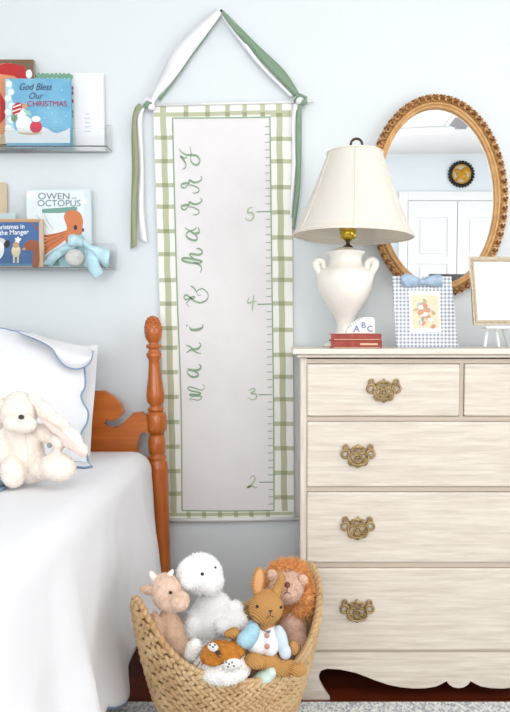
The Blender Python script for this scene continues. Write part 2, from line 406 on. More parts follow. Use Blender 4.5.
# headboard panel with swan scroll
HY = 2.235
out = [(-160,398),(-100,392),(-60,405),(60,440),(80,400),(93,391),(104,391),(114,397),(121,405),(123,413),(119,418),(112,421),(106,420),(103,424),(110,428),(118,427),(126,420),(133,413),(141,412),(147,417),(149,425),(149,434),(143,432),(139,436),(137,444),(137,452),(140,457),(149,459),(149,490),(60,490),(-160,490)]
out = [p for p in out if p[0] >= 80 or p[1] >= 485]
out = [(-160,395)]+[(-120,382),(-60,380),(0,384),(50,392)]+out
bm = bmesh.new(); prism(bm, [at(x, y, HY) for x, y in out], (0, .03, 0), bev=.003)
link_bm('headboard', bm, M_honey_h, bed)
bm = bmesh.new(); box(bm, EX-.05, EX-.022, .3, HY-.001, .20, .34, .003); link_bm('side_rail', bm, M_honey_h, bed)
bm = bmesh.new(); lathe(bm, [(.03,0),(.034,.3),(.034,.45),(.03,.46)], (EX-.06, .27, 0), 16); link_bm('foot_post', bm, M_honey, bed, True)
# mattress

bm = bmesh.new(); box(bm, -1.32, EX-.02, .25, 2.2, .36, BZ-.012, .03)
tag(link_bm('mattress', bm, M_white), 'white mattress under the coverlet, on the maple bed', 'mattress')
# coverlet
bm = bmesh.new()
Y0, Y1, NY = .22, 2.205, 150
top = [(-1.34, 0), (-1.1, 0), (-.9, 0), (-.75,0), (-.6, 0), (-.5, 0), (-.43,0)]
rows = []
NS = 34
for j in range(NY+1):
    y = Y0+(Y1-Y0)*j/NY
    row = []
    def nz_(x, q=0): return noise.noise(Vector((x*3, y*2.4, q)))*.006+noise.noise(Vector((x*8, y*6, q)))*.003+noise.noise(Vector((x*20, y*15, q)))*.0012
    for i in range(19):
        x = -1.34+(EX-.055+1.34)*i/18
        row.append(Vector((x, y, BZ+nz_(x)*1.0)))
    R = .055
    for i in range(1, 7):
        a = math.pi/2*i/6
        row.append(Vector((EX-.055+R*math.sin(a), y, BZ-R+R*math.cos(a)+nz_(EX)*(1-i/6))))
    # side drop
    sc_ph = (Y1-y)/.175
    hem = .185+.032*abs(math.sin(math.pi*sc_ph))**.6*-1+.01
    zb0 = BZ-R
    for i in range(1, NS+1):
        t = i/NS; z = zb0+(hem-zb0)*t
        fold = (.5+.5*math.sin(y*19+1.2*math.sin(y*5)+.8+.6*t))*.042*t**1.1 + (.5+.5*math.sin(y*9.3+2))*.03*t
        flare = .012*t + .014*noise.noise(Vector((y*4, t*2, 3)))*t + .004*noise.noise(Vector((y*13, t*5, 6)))
        row.append(Vector((EX+flare+fold, y, z)))
    rows.append([bm.verts.new(p) for p in row])
# rear edge pulled in round the post
for j in range(NY):
    for i in range(len(rows[0])-1):
        bm.faces.new((rows[j][i], rows[j][i+1], rows[j+1][i+1], rows[j+1][i]))
hemline = [r[-1].co.copy() for r in rows]; rearline = [v.co.copy() for v in rows[-1]]
for f in bm.faces: f.normal_flip()
cov = link_bm('coverlet', bm, M_white, None, True)
tag(cov, 'white cotton coverlet with scalloped blue hem hanging over the bed side', 'coverlet')
bake(cov, [('SOLIDIFY', dict(thickness=.004, offset=-1))])
for p in cov.data.polygons: p.use_smooth = True
bm = bmesh.new(); tube(bm, hemline, .004, 6); o = link_bm('hem_piping', bm, M_trimblue, cov, True); o['label'] = 'dusty blue piping'

# ---- pillows
def sheet(name, m, rx, ty, by, xl, Yb, Yt, bulge, NSx=40, NT=34, parent=None, back=True, power=2.6, wr=.004, seed=0):
    """cushion: right edge rx(t), top ty(s), bottom by(s) in picture px, leaning from Yb (bottom) to Yt (top)"""
    bm = bmesh.new(); F_, B_ = [], []; edge = []
    for j in range(NT+1):
        t = j/NT; a, c = [], []
        for i in range(NSx+1):
            u = i/NSx
            x = xl+(rx(t)-xl)*u; y = ty(u)+(by(u)-ty(u))*t; Y = Yt+(Yb-Yt)*t
            g = max(0, 1-abs(2*u-1)**power)*max(0, 1-abs(2*t-1)**power)
            g = g**.75
            p = at(x, y, Y)
            w = noise.noise(Vector((x*.03, y*.03, seed)))*wr+noise.noise(Vector((x*.09, y*.09, seed+5)))*wr*.5
            f = p+Vector((0, -bulge*g - w*(g > 0), 0)); 
            vf = bm.verts.new(f)
            if i in (0, NSx) or j in (0, NT): vb = vf
            else: vb = bm.verts.new(p+Vector((0, bulge*.45*g+.002, 0)))
            a.append(vf); c.append(vb)
        F_.append(a); B_.append(c)
    for j in range(NT):
        for i in range(NSx):
            bm.faces.new((F_[j][i], F_[j+1][i], F_[j+1][i+1], F_[j][i+1]))
            try: bm.faces.new((B_[j][i], B_[j][i+1], B_[j+1][i+1], B_[j+1][i]))
            except ValueError: pass
    bd = [F_[0][i].co.copy() for i in range(NSx+1)]+[F_[j][NSx].co.copy() for j in range(1, NT+1)]+[F_[NT][i].co.copy() for i in range(NSx-1, -1, -1)]
    o = link_bm(name, bm, m, parent, True)
    nb = (NSx+1)*(NT+1)
    for p in o.data.polygons:
        c = p.center
        if min((c-q).length for q in bd) < .012: p.use_smooth = False
    return o, bd
def interp(tab):
    P = spl(tab, 10)
    def f(t):
        for a, c in zip(P, P[1:]):
            if t <= c[0]: 
                k_ = (t-a[0])/((c[0]-a[0]) or 1); return a[1]+(c[1]-a[1])*k_
        return P[-1][1]
    return f
bp_, _ = sheet('bed_pillow', M_sham, interp([(0,98),(.15,97),(.4,95),(.7,92),(1,90)]), interp([(0,335),(.3,326),(.6,329),(.85,342),(.95,346),(1,342)]), lambda u: 458, -130, 2.13, 2.20, .05, seed=3)
tag(bp_, 'plain white pillow standing behind the blue scalloped sham', 'pillow')
sh, bd = sheet('pillow_sham', M_sham, interp([(0,80),(.10,84),(.28,85),(.36,81),(.44,83),(.52,88),(.62,87),(.70,82),(.78,81),(.88,86),(1,88)]),
   interp([(0,345),(.2,338),(.45,334),(.6,328),(.68,331),(.75,333),(.85,341),(.93,349),(1,356)]), interp([(0,462),(.6,462),(.8,466),(.92,462),(1,463)]), -130, 1.99, 2.12, .065, NSx=50, NT=44, seed=8)
tag(sh, 'white pillow sham with wavy dusty blue edge leaning on the headboard', 'pillow sham')
bm = bmesh.new(); tube(bm, bd, .0028, 6); o = link_bm('piping', bm, M_trimblue, sh, True); o['label'] = 'dusty blue scalloped piping'
# flopped flange at the top right corner
up_ = spl([(18,331),(35,334),(55,341),(72,345),(86,347),(93,350)], 6)
lo_ = spl([(18,332),(38,340),(52,348),(57,356),(63,364),(72,368.5),(82,368),(90,362),(93,351)], 4)
n_ = min(len(up_), len(lo_)); bm = bmesh.new(); rw = []
for i in range(n_):
    a = up_[int(i*(len(up_)-1)/(n_-1))]; c = lo_[int(i*(len(lo_)-1)/(n_-1))]; r = []
    for q in range(9):
        t = q/8; x = a[0]+(c[0]-a[0])*t; y = a[1]+(c[1]-a[1])*t
        r.append(at(x, y, 2.105-.055*math.sin(math.pi*min(1, t*.75))-.012*t))
    rw.append([bm.verts.new(p) for p in r])
for i in range(n_-1):
    for q in range(8): bm.faces.new((rw[i][q], rw[i][q+1], rw[i+1][q+1], rw[i+1][q]))
lowedge = [r[-1].co.copy() for r in rw]
link_bm('folded_flange', bm, M_white, sh, True)
bm = bmesh.new(); tube(bm, lowedge, .0028, 6); link_bm('flange_piping', bm, M_trimblue, sh, True)['label'] = 'dusty blue piping on folded flange'
# flange lying on the bed at the lower right of the sham
bm = bmesh.new(); zz = BZ+.006
f1 = [at(60, 462, 2.0), at(85, 458, 2.02), at(88, 463, 1.98), at(92, 468, 1.93), at(84, 470, 1.91), at(78, 469, 1.92), at(72, 472, 1.90), at(60, 470, 1.93)]
f1 = [Vector((p.x, p.y, zz+.004)) for p in f1]
prism(bm, f1, (0,0,.002)); link_bm('lower_flange', bm, M_sham, sh)
bm = bmesh.new(); tube(bm, f1[2:7], .0026, 6); link_bm('lower_flange_piping', bm, M_trimblue, sh, True)

# folded blue cloth under the bunny
bm = bmesh.new(); q = at(2, 488, 1.66)
box(bm, q.x-.14, q.x+.012, 1.62, 1.76, BZ+.006, BZ+.016, .004); box(bm, q.x-.14, q.x+.008, 1.628, 1.76, BZ+.0165, BZ+.026, .004)
mb = mat('denim_blue_cloth', (96,124,158), .9, rgb2=(150,172,196), vscale=90)
tag(link_bm('folded_cloth', bm, mb), 'small folded blue cloth on the bed beneath the cream bunny', 'cloth')

# ================================================================ PLUSH BUNNY ON BED
M_cream = mat('cream_plush', (250,240,231), .95, rgb2=(243,229,217), vscale=60, bump=.8, bscale=260, sheen=.4, bdist=.003)
M_pink = mat('pale_pink_satin', (240,214,206), .7)
bY = 1.70
bun = thing('plush_bunny', 'cream floppy eared plush bunny sitting on the bed by the pillow', 'plush toy', at(25, 486, bY))
blob('body', M_cream, bun, [(26,452,bY,18,26,16),(24,440,bY,15,16,14),(30,466,bY,20,18,16),(25,430,bY,11,10,11),
    (13,472,bY-.05,12,16.5,14,-8),(14,464,bY-.02,10,12,14), (58,467,bY-.04,18,14.5,16,10),(45,468,bY-.02,15,12,14),
    (46,434,bY-.01,14,8.5,9,35),(58,442,bY-.03,9,9,9,30),(4,440,bY-.01,8,14,9,10),(2,456,bY-.02,7,10,8),
    (19,414,bY-.01,18,19,17),(24,424,bY-.05,13,9.5,9),(13,423,bY-.05,10,9,9),(19,404,bY,15,13,15)], .0045, 3, (5000, .005))
blob('ear', M_cream, bun, [(36,401,bY-.01,7,10,5,-35),(46,412,bY-.02,9,13,5,-38),(58,425,bY-.03,10.5,15,5,-44),(71,439,bY-.04,10.5,14,5,-46),(81,450,bY-.045,7.5,8,4,-40)], .004, 3, (1500, .005), 2)
bm = bmesh.new()
P = [(42,421,1),(50,424,4.5),(62,433,5.5),(74,445,5.5),(82,453,3.5),(87,458,.8)]
for i in range(len(P)-1): pass
pts = spl(P, 5); L_ = [at(x+.4*w-1.4, y+w*.3-1.6, bY-.053-.008*i/len(pts)) for i, (x, y, w) in enumerate(pts)]; R_ = [at(x-w*.62-1.0, y+w*.78-1.6, bY-.051-.008*i/len(pts)) for i, (x, y, w) in enumerate(pts)]
prism(bm, L_+R_[::-1], (0,.012,0), bev=.001); link_bm('inner_ear', bm, M_pink, bun)
blob('ear', M_cream, bun, [(1,405,bY,6,8,5,20),(-4,425,bY-.01,7,14,4,5),(-6,448,bY-.02,8,16,4,0),(-5,462,bY-.02,7,9,4,0)], .004, 3, (1500, .005), 3)
bm = bmesh.new(); ell(bm, at(21.3, 417, bY-.068), (2.8*s(bY), .005, 2.3*s(bY))); link_bm('nose', bm, M_nose, bun, True)
bm = bmesh.new(); tube(bm, [at(21.5,419,bY-.069), at(22,424,bY-.071), at(23,429,bY-.066)], .0008, 6); tube(bm, [at(25, 433, bY-.033), at(27,445,bY-.045), at(28,458,bY-.045), at(28,474,bY-.042)], .0008, 6); link_bm('seam', bm, mat('seam_thread', (226,212,198), .9), bun, True)
bm = bmesh.new(); ell(bm, at(49.5, 445.5, bY-.06), (2.3*s(bY), .005, 2.6*s(bY))); link_bm('button', bm, mat('grey_green_button', (130,138,130), .4), bun, True)

# ================================================================ GROWTH CHART
GY = 2.328
gc = thing('growth_chart', 'white canvas growth chart with green checked border hanging by ribbons on the wall', 'growth chart', at(226, 312, GY))
def quadlerp(u, v):   # u,v 0..1 on outer rectangle -> px
    TL, TR, BR, BL = (153,104.5), (291.5,102), (294.1,518), (167,520)
    return ((TL[0]*(1-u)+TR[0]*u)*(1-v)+(BL[0]*(1-u)+BR[0]*u)*v, (TL[1]*(1-u)+TR[1]*u)*(1-v)+(BL[1]*(1-u)+BR[1]*u)*v)
bm = bmesh.new(); prism(bm, [at(*quadlerp(u, v), GY) for u, v in ((0,0),(1,0),(1,1),(0,1))], (0,.004,0)); link_bm('canvas', bm, M_border, gc)
A = Art(GY-.0003, step=.00002)
inn = [(172.5,118),(270,117),(274,510.5),(182,510.5)]
A.poly(inn, M_canvas)
lb = [137.5,161,185,206.5,231,254,280,303.5,328,347.5,372,396.7,421.8,446.5,471,493.5]
rb = [115,139,161.4,187.3,212.4,237.6,258.8,280,303.5,330,355,377,399.4,424,448.4,473,497.5]
def xl_(y): return 153+(y-104)*(14/415)
def xr_(y): return 291.5+(y-102)*(2.6/416)
def il_(y): return 172.5+(y-118)*(9.5/392)
def ir_(y): return 270+(y-117)*(4/393)
def ls(y): return 163+(y-104)*(11.2/415)
def rs_(y): return 279+(y-102)*(5.5/416)
wig = lambda q: .35*math.sin(q*1.7)
A.stroke([(ls(y)+wig(y), y) for y in range(105, 518, 12)], 6, M_olive, 2, False)
A.stroke([(rs_(y)+wig(y), y) for y in range(103, 517, 12)], 6, M_olive, 2, False)
A.stroke([(154,114.6),(200,114.2),(250,112.6),(291,112.4)], 4.2, M_olive, 3, False)
A.stroke([(167,514.5),(220,514.5),(293.5,513.4)], 3.2, M_olive, 3, False)
for y in lb:
    A.stroke([(xl_(y)+.2, y), ((xl_(y)+il_(y))/2, y+.3), (il_(y)-.6, y)], 4.2, M_olive, 2, False); A.stroke([(ls(y)-3, y+.2), (ls(y)+3, y+.2)], 4.2, M_olive_d, 2, False)
for y in rb:
    A.stroke([(ir_(y)+.6, y), (280, y-.3), (xr_(y)-.2, y)], 4.2, M_olive, 2, False); A.stroke([(rs_(y)-3, y-.2), (rs_(y)+3, y-.2)], 4.2, M_olive_d, 2, False)
for x in (186,207.5,227.5,244.7,262.7):
    A.stroke([(x,104.2),(x+.2,117)], 4.4, M_olive, 2, False); A.stroke([(x,112),(x,116)], 4.4, M_olive_d, 2, False)
for x in (188.6,204,220,236,251.4,268):
    A.stroke([(x,511.5),(x+.2,518)], 4.2, M_olive, 2, False); A.stroke([(x,513),(x,515.8)], 4.2, M_olive_d, 2, False)
for P in ([(172.5,118),(174,180),(177,290),(181,400),(182,510.5)], [(182,510.5),(228,511),(274,510.5)], [(274,510.5),(273.5,400),(271.5,250),(270,117)], [(270,117),(220,117.8),(172.5,118)]):
    A.stroke(P, 1.1, M_green, 6, False)
A.build('check_border', gc)
A = Art(GY-.0035)
A.n = 0
A.Y = GY-.0022
def tr(P, ox, oy, k_): return [(ox+x/k_, oy+y/k_) for x, y in P]
wf = lambda dx, dy: .55+.75*abs(dx)    # brush is thicker on the long axis of the letters
class LT:
    cur = None
    def flush(s_):
        if s_.cur: s_.cur.build('painted_letter', gc)
        s_.cur = None
LET = LT()
def let(P, ox, oy, k_, w=1.9, new=True):
    w *= .85
    if new or not LET.cur: LET.flush(); LET.cur = Art(GY-.0022)
    LET.cur.stroke(tr(P, ox, oy, k_), w, M_green, 6, True, wf)
let([(125,300),(158,280),(160,240),(135,200),(108,165),(150,187),(172,165)], 170,140,10.18)
let([(90,88),(120,125),(165,150),(215,152),(270,160),(303,205),(285,248),(245,248),(210,205),(215,140),(205,65)], 170,140,10.18, 2, new=False)
for dy in (0, 222):
    let([(p[0], p[1]+dy) for p in [(230,535),(265,540),(295,515),(280,485),(220,460),(180,460)]], 170,140,10.18, 1.4)
    let([(p[0], p[1]+dy) for p in [(180,460),(150,488),(118,475),(120,450),(160,440),(190,440),(200,410),(240,430),(290,425),(325,395),(308,368)]], 170,140,10.18, 2.2, new=False)
let([(98,180),(125,198),(155,218),(176,242),(165,262),(125,252),(105,228),(118,206),(155,193),(175,175)], 170,200,6.48, 2)
let([(120,195),(155,217),(185,212),(188,192),(182,176)], 170,200,6.48, 2.2, new=False)
let([(195,470),(205,440),(180,415),(110,402),(78,387),(95,376),(150,384),(205,396),(190,408),(150,404)], 170,200,6.48, 2.2)
let([(180,395),(132,362),(135,348),(190,355),(210,335),(190,315),(172,316)], 170,200,6.48, 2, new=False)
let([(125,692),(108,670),(130,645),(160,635),(150,625),(105,645),(90,630),(105,615),(135,635),(160,655),(200,665),(240,645),(245,605),(210,575),(175,590),(180,615),(200,615)], 170,200,6.48, 1.5)
let([(172,600),(165,585),(150,565),(133,560)], 170,200,6.48, 1.7, new=False)
let([(138,116),(150,138),(190,141),(228,126),(234,100)], 170,310,7.12, 2.6); LET.cur.oval(170+120/7.12, 310+110/7.12, .9, .9, M_green)
let([(118,306),(150,282),(195,277),(218,252),(208,230)], 170,310,7.12, 2.2); let([(113,248),(148,264),(180,298),(220,310)], 170,310,7.12, 1.5, new=False)
let([(120,430),(128,455),(160,477),(200,468),(192,445),(150,430),(125,432)], 170,310,7.12, 2.1); let([(125,418),(165,428),(205,425),(221,403),(205,387)], 170,310,7.12, 2.3, new=False)
let([(150,645),(143,632),(200,642),(226,626),(213,612),(155,612),(142,600),(200,602),(216,590),(150,575),(125,560),(148,548),(220,570),(247,552),(230,525)], 170,310,7.12, 1.5)
LET.flush()
def dig(P, oy, w=1.5, P2=None):
    A = Art(GY-.0022); A.stroke(tr(P, 235, oy, 5.47), w, M_green_l, 6, True)
    if P2: A.stroke(tr(P2, 235, oy, 5.47), w, M_green_l, 6, True)
    A.build('numeral', gc)
dig([(100,95),(75,100),(70,125),(88,123),(102,140),(92,162),(70,166),(54,150)], 190, 1.9)
dig([(78,585),(70,618),(95,612),(120,608)], 190, 1.7, [(102,572),(98,620),(93,662)])
dig([(74,115),(98,100),(108,112),(88,128),(112,132),(118,150),(95,163),(68,148)], 370, 1.8)
dig([(80,597),(98,578),(110,595),(92,625),(68,642),(95,635),(112,645),(124,635)], 370, 1.8)
maj = [211.4, 304, 394.5, 482]
def yt(f):      # feet -> px
    xs = [5,4,3,2]
    if f >= 4: return 304-(f-4)*92.6
    if f >= 3: return 394.5-(f-3)*90.5
    return 482-(f-2)*87.5
for i in range(int(1.7*12), int(6.02*12)+1):
    f = i/12; y = yt(f)
    if y < 121 or y > 508: continue
    x1 = ir_(y)-.5; m_ = abs(f-round(f)) < .01
    A = Art(GY-.0022); A.stroke([(x1-(14 if m_ else 5), y+.3), (x1, y)], 1.0 if m_ else .7, M_green, 2, False); A.build('tick_mark', gc)
bm = bmesh.new(); tube(bm, [at(136,105.8,GY-.004), at(313,101.5,GY-.004)], .0042, 10); link_bm('top_dowel', bm, M_trim, gc, True)
bm = bmesh.new(); tube(bm, [at(167,520.5,GY-.004), at(299.5,518.5,GY-.004)], .0072, 12); link_bm('bottom_dowel', bm, M_trim, gc, True)
def ribbon(name, e1, e2, Y, m, wave=.004):
    a = spl(e1, 8); c = spl(e2, 8); bm = bmesh.new(); r = []
    for i, (p, q_) in enumerate(zip(a, c)):
        d = wave*math.sin(i*.35)
        mid = ((p[0]+q_[0])/2, (p[1]+q_[1])/2)
        r.append([bm.verts.new(at(p[0], p[1], Y+d)), bm.verts.new(at(mid[0], mid[1], Y-.003)), bm.verts.new(at(q_[0], q_[1], Y-d))])
    for i in range(len(r)-1):
        for j in (0, 1): bm.faces.new((r[i][j], r[i][j+1], r[i+1][j+1], r[i+1][j]))
    o = link_bm(name, bm, m, gc, True)
    md = o.modifiers.new('s', 'SOLIDIFY'); md.thickness = .0007; md.offset = 0
    return o
ribbon('hanging_ribbon', [(216.5,8.5),(192,29),(170,56),(160,76),(153,94),(149,101)], [(222,13),(207,34),(192,54),(175,78),(159,97),(153,104)], 2.316, M_ribw)['label'] = 'white ribbon'
ribbon('hanging_ribbon', [(221,9),(206,28),(188,52),(172,77),(158,98)], [(223,12),(208,35),(191,58),(174,82),(160,101)], 2.322, M_ribg)['label'] = 'sage green ribbon'
ribbon('hanging_ribbon', [(223,10),(241,28),(261,48),(284,70),(299,93)], [(221,13),(238,35),(255,55),(277,78),(294,97)], 2.316, M_ribg)['label'] = 'sage green ribbon'
ribbon('hanging_ribbon', [(221,12),(238,33),(254,53),(276,76),(293,96)], [(220,14),(236,37),(251,57),(272,79),(289,97)], 2.322, M_ribw)['label'] = 'white ribbon'
ribbon('ribbon_tail', [(139,103),(134,110),(131.5,130),(132,170),(131,210),(130.5,249)], [(143,106),(138,113),(137.5,132),(138.5,170),(137.5,210),(136.5,246)], 2.315, M_ribo)['label'] = 'olive green ribbon'
ribbon('ribbon_tail', [(142,105),(138,113),(138,132),(139,170),(139,210),(140,240)], [(147,106),(143,113),(142.5,132),(143.5,170),(144.5,210),(147,243)], 2.319, M_ribw)['label'] = 'white ribbon'
ribbon('ribbon_tail', [(297,103),(296,112),(296,150),(294.5,190),(292,228)], [(302,103),(301.5,112),(301.5,150),(300,190),(295,230)], 2.315, M_ribg)['label'] = 'sage green ribbon'
ribbon('ribbon_tail', [(293,104),(291.5,112),(292,140),(291,175),(290,215)], [(298,104),(297,112),(296.5,140),(295,175),(292,218)], 2.319, M_ribw)['label'] = 'white ribbon'
for cx, cy, ms in ((147.5,104,(M_ribg, M_ribw)), (300,99.5,(M_ribw, M_ribg))):
    bm = bmesh.new(); ell(bm, at(cx, cy, 2.312), (.013,.01,.017), (0,.7,0), mi=0); ell(bm, at(cx+4, cy+3, 2.310), (.012,.009,.010), (0,-.4,0), mi=1)
    tube(bm, [at(cx-6,cy+2,2.312), at(cx-1,cy-5,2.302), at(cx+6,cy-2,2.304), at(cx+4,cy+6,2.312)], [.003,.006,.006,.003], 8, mi=1)
    link_bm('ribbon_knot', bm, ms, gc, True)
bm = bmesh.new(); tube(bm, [at(221.5,11,YB-.0005), at(221.5,10.5,2.318)], .0016, 8); ell(bm, at(221.5,10.5,2.314), (.0035,.0025,.0035))
tag(link_bm('wall_nail', bm, M_darkmetal, None, True), 'small nail in the wall at the peak of the hanging ribbons', 'nail')

# ================================================================ SHELVES AND BOOKS
def shelf(name, label, yb, ylip, x1, x0=-90):
    z = at(50, yb, 2.27).z; zl = at(50, ylip, 2.262).z; X0 = at(x0, yb, 2.265).x; X1 = at(x1, yb, 2.265).x
    bm = bmesh.new(); box(bm, X0, X1, 2.262, YB-.0005, z, z+.004); box(bm, X0, X1, 2.262, 2.2655, z+.0045, zl); box(bm, X0, X1, YB-.004, YB-.0005, z+.0045, zl+.03)
    o = tag(link_bm(name, bm, M_acry), label, 'shelf'); return z+.0042
z1 = shelf('wall_shelf', 'clear acrylic ledge on the wall holding the winter picture books', 147.5, 128, 107)
z2 = shelf('wall_shelf', 'clear acrylic ledge on the wall holding the octopus book', 268.5, 250, 111)
bookn = []
def book(name, label, x0, x1, yt_, Yf, th, zb, m, grp=None, rnd=False):
    a = at(x0, yt_, Yf); c = at(x1, yt_, Yf)
    t = thing(name, label, 'book', ((a.x+c.x)/2, Yf+th/2, zb), grp)
    bm = bmesh.new(); box(bm, a.x, c.x, Yf, Yf+.0018, zb, a.z); box(bm, a.x, c.x, Yf+th-.0018, Yf+th, zb, a.z); box(bm, a.x, a.x+.002, Yf+.0018, Yf+th-.0018, zb, a.z)
    link_bm('cover', bm, m, t)
    bm = bmesh.new(); box(bm, a.x+.002, c.x-.002, Yf+.002, Yf+th-.002, zb+.002, a.z-.002); link_bm('pages', bm, M_paper, t)
    return t
def C(n, rgb, **k): return mat(n, rgb, .5, **k)
red = C('print_red', (190,40,40)); wht = C('print_white', (244,244,244)); brn = C('print_brown', (112,84,60)); org = C('print_orange', (208,122,74)); skn = C('print_skin', (224,150,110)); navy = C('print_navy', (66,104,156))
# red/brown santa book
g = book('picture_book', 'large brown picture book with red hat on its cover at the left end', -30, 33.5, 59.5, 2.300, .014, z1, C('cover_brown', (120,96,72)))
A = Art(2.2997)
A.poly([(-30,66),(10,63),(28,72),(32,90),(32,143),(-30,143)], skn); A.poly([(-8,66),(8,63),(24,66),(28,78),(26,84),(14,76),(0,74)], red); A.oval(29,74,3.2,4.5,wht)
A.poly([(0,92),(6,104),(5,118),(0,124)], red); A.oval(14,98,4,6,C('cheek', (216,120,92))); A.poly([(-30,133),(32,136),(32,144),(-30,144)], C('print_tan', (214,190,160)))
A.build('cover_art', g)
# green-edged book behind
g = book('picture_book', 'picture book with green holly edge tucked behind the blue snowman book', 33, 74, 74, 2.315, .012, z1, C('cover_mint', (214,228,222)))
A = Art(2.3147)
for i in range(26): A.oval(36+i*1.42, 76+1.4*math.sin(i*2.1), 2.2, 1.5, C('print_holly', (120,168,140)), rot=i*47)
for y, mm in ((88, C('print_mauve', (176,110,140))), (93, C('print_mauve', (176,110,140))), (101, red), (112, C('print_holly', (120,168,140))), (116, C('print_holly', (120,168,140)))): A.oval(72.3, y, 1.2, 2, mm)
A.build('cover_art', g)
# white book
g = book('picture_book', 'plain white book with faint blue lettering at the right of the top shelf', 62, 103, 73, 2.318-.0, .016, z1+.0, C('cover_white', (240,240,244)))
g.location.y += 0
A = Art(2.3177)
for i, w in enumerate((5, 7, 6, 7, 7)): A.stroke([(87-w/2+1, 114+i*4.3), (87+w/2, 114+i*4.3)], 1.1, C('faint_blue', (196,206,226)), 2, False)
A.build('cover_art', g)
# snowman book
g = book('picture_book', 'square blue picture book with a snowman on its cover on the top shelf', 5, 70.5, 78.5, 2.276, .010, z1, C('cover_sky', (130,188,216), rgb2=(96,166,204), vscale=14))
A = Art(2.2757)
snow = C('print_snow', (232,240,244)); aqua = C('print_aqua', (176,214,226))
A.poly([(5.5,79),(9,79),(12,86),(11,96),(14,104),(12,116),(14,128),(13,137),(5.5,137)], aqua)
for i, (x, y) in enumerate(((9,84),(11,92),(8,98),(12,106),(8,112),(11,120),(8,128),(12,131))): A.oval(x, y, 3.2, 3.4, snow, rot=i*30)
A.poly(spl([(5.5,138),(5.5,131),(20,130),(34,126),(46,128),(55,133),(64,131),(70,128)], 4)+[(70,143),(5.5,143)], snow)
A.oval(24,124,8,8.6,wht); A.oval(21,113,5.8,4.6,wht, -20); A.poly([(12,106),(18,102),(24,105),(22,109),(17,116),(13,117)], red); 
for yy in (106,110,114): A.stroke([(12.5,yy+1.5),(21,yy-1.5)], 1.2, wht, 2, False)
A.oval(25,106,3.4,2.4,C('print_fawn', (198,160,120)), -25); A.poly([(22,109),(30,111),(32,116),(27,115)], C('scarf_mint', (160,206,190)))
A.oval(36,127,6.2,6,C('print_rose', (206,60,84))); A.oval(36,119,4.6,3,wht); A.oval(14,118,3,4,C('print_moss', (120,150,120))); A.stroke([(18,133),(30,134),(42,133)], 2.4, C('print_sand', (210,190,160)), 3)
for x, y in ((40,96),(48,108),(56,122),(63,100),(66,116),(45,118),(34,90),(62,90),(52,113)): A.oval(x, y, .5, .5, wht, n=8)
ink = C('print_ink', (60,70,110))
A.text('God Bless', 35, 87, 7, ink, sx=.82, shear=.35); A.text('Our', 35, 96, 6.5, ink, sx=.9, shear=.35); A.text('CHRISTMAS', 47, 104, 5.6, C('print_berry', (176,40,84)), sx=.98)
A.build('cover_art', g)
# bottom shelf: octopus book
g = book('picture_book', 'pale blue picture book with an orange octopus on its cover', 26, 90.5, 189.5, 2.300, .012, z2, C('cover_ice', (214,226,230)))
A = Art(2.2997)
A.poly([(27,190.5),(84,190.5),(84,266),(27,266)], C('print_ice', (226,234,236))); A.poly([(27,192),(33,190.5),(38,196),(32,198),(27,197)], wht); A.poly([(80,204),(84,196),(87,204)], wht)
A.text('OWEN', 54, 196.5, 6.4, C('print_teal_grey', (120,138,144)), sx=1.15, bold=.012); A.text('and', 74, 198, 2.4, C('print_teal_grey', (120,138,144)))
A.text('OCTOPUS', 59, 203.5, 6.4, C('print_teal_grey', (120,138,144)), sx=1.05, bold=.012)
A.poly([(42,209),(77,206.5),(77,211.5),(60,213),(42,213)], C('print_jade', (110,158,146)))
for p in ([(36,215),(42,221),(48,228)], [(44,213),(48,222),(54,230)]): A.stroke(p, .7, C('print_grey', (170,174,178)), 4)
for i in range(6):
    A.stroke([(70,230+i*.8),(60,234+i*1.6),(50,236+i*2.6),(41,236+i*4.2)], 3.6, org if i % 2 else C('print_rust', (186,100,56)), 6)
A.poly(spl([(64,218),(66,212),(73,210),(80,213),(83,221),(82,230),(81,240),(70,244),(64,238),(67,228)], 4, True), org)
A.oval(75.5,227.5,1.7,2.6,C('print_black', (40,36,36))); A.oval(83,230,1,2,C('print_black', (40,36,36))); A.stroke([(71,233),(76,236),(81,233)], .7, C('print_black', (40,36,36)), 4)
A.poly(spl([(42,266),(50,252),(62,246),(72,238),(84,236),(84,266)], 4), C('print_seafoam', (162,204,210)))
A.poly([(42,266),(50,256),(58,258),(60,266)], C('print_jade', (110,158,146)))
A.build('cover_art', g)
# manger book
g = book('picture_book', 'small blue picture book with three animals and a child under a star', -30, 42.5, 219, 2.276, .012, z2, C('cover_rope', (206,180,150)))
A = Art(2.2757)
A.poly([(-30,222),(39,222),(39,266),(-30,266)], navy); A.poly([(-30,219.5),(40,219.5),(40,222),(-30,222)], C('print_straw', (196,150,100)))
A.text('Christmas in', 9, 227, 4.6, wht, sx=.95, rot=-2, bold=.012); A.text('the Manger', 14, 232.5, 4.8, wht, sx=.95, rot=-2, bold=.012)
A.text('*', 18, 243, 10, wht, bold=.03)
A.oval(1,243,5.5,5,C('print_goat', (206,206,204)), 20); A.oval(-3,250,7,10,wht); A.oval(7,244,3,4,C('print_black', (40,36,36)), 20)
A.oval(27,247,4,3.6,C('print_chestnut', (150,84,52)),-20); A.oval(26,245.5,.7,.9,C('print_black', (40,36,36))); A.oval(24,249,1.6,1.4,C('print_fawn', (198,160,120)))
A.oval(16,251,4.6,6,C('print_cream', (226,212,176))); A.oval(16,245,3.2,3,C('print_fawn', (198,160,120))); A.stroke([(14,256),(14,263)], 2, C('print_cream', (226,212,176)), 2, False); A.stroke([(18,256),(18,263)], 2, C('print_cream', (226,212,176)), 2, False)
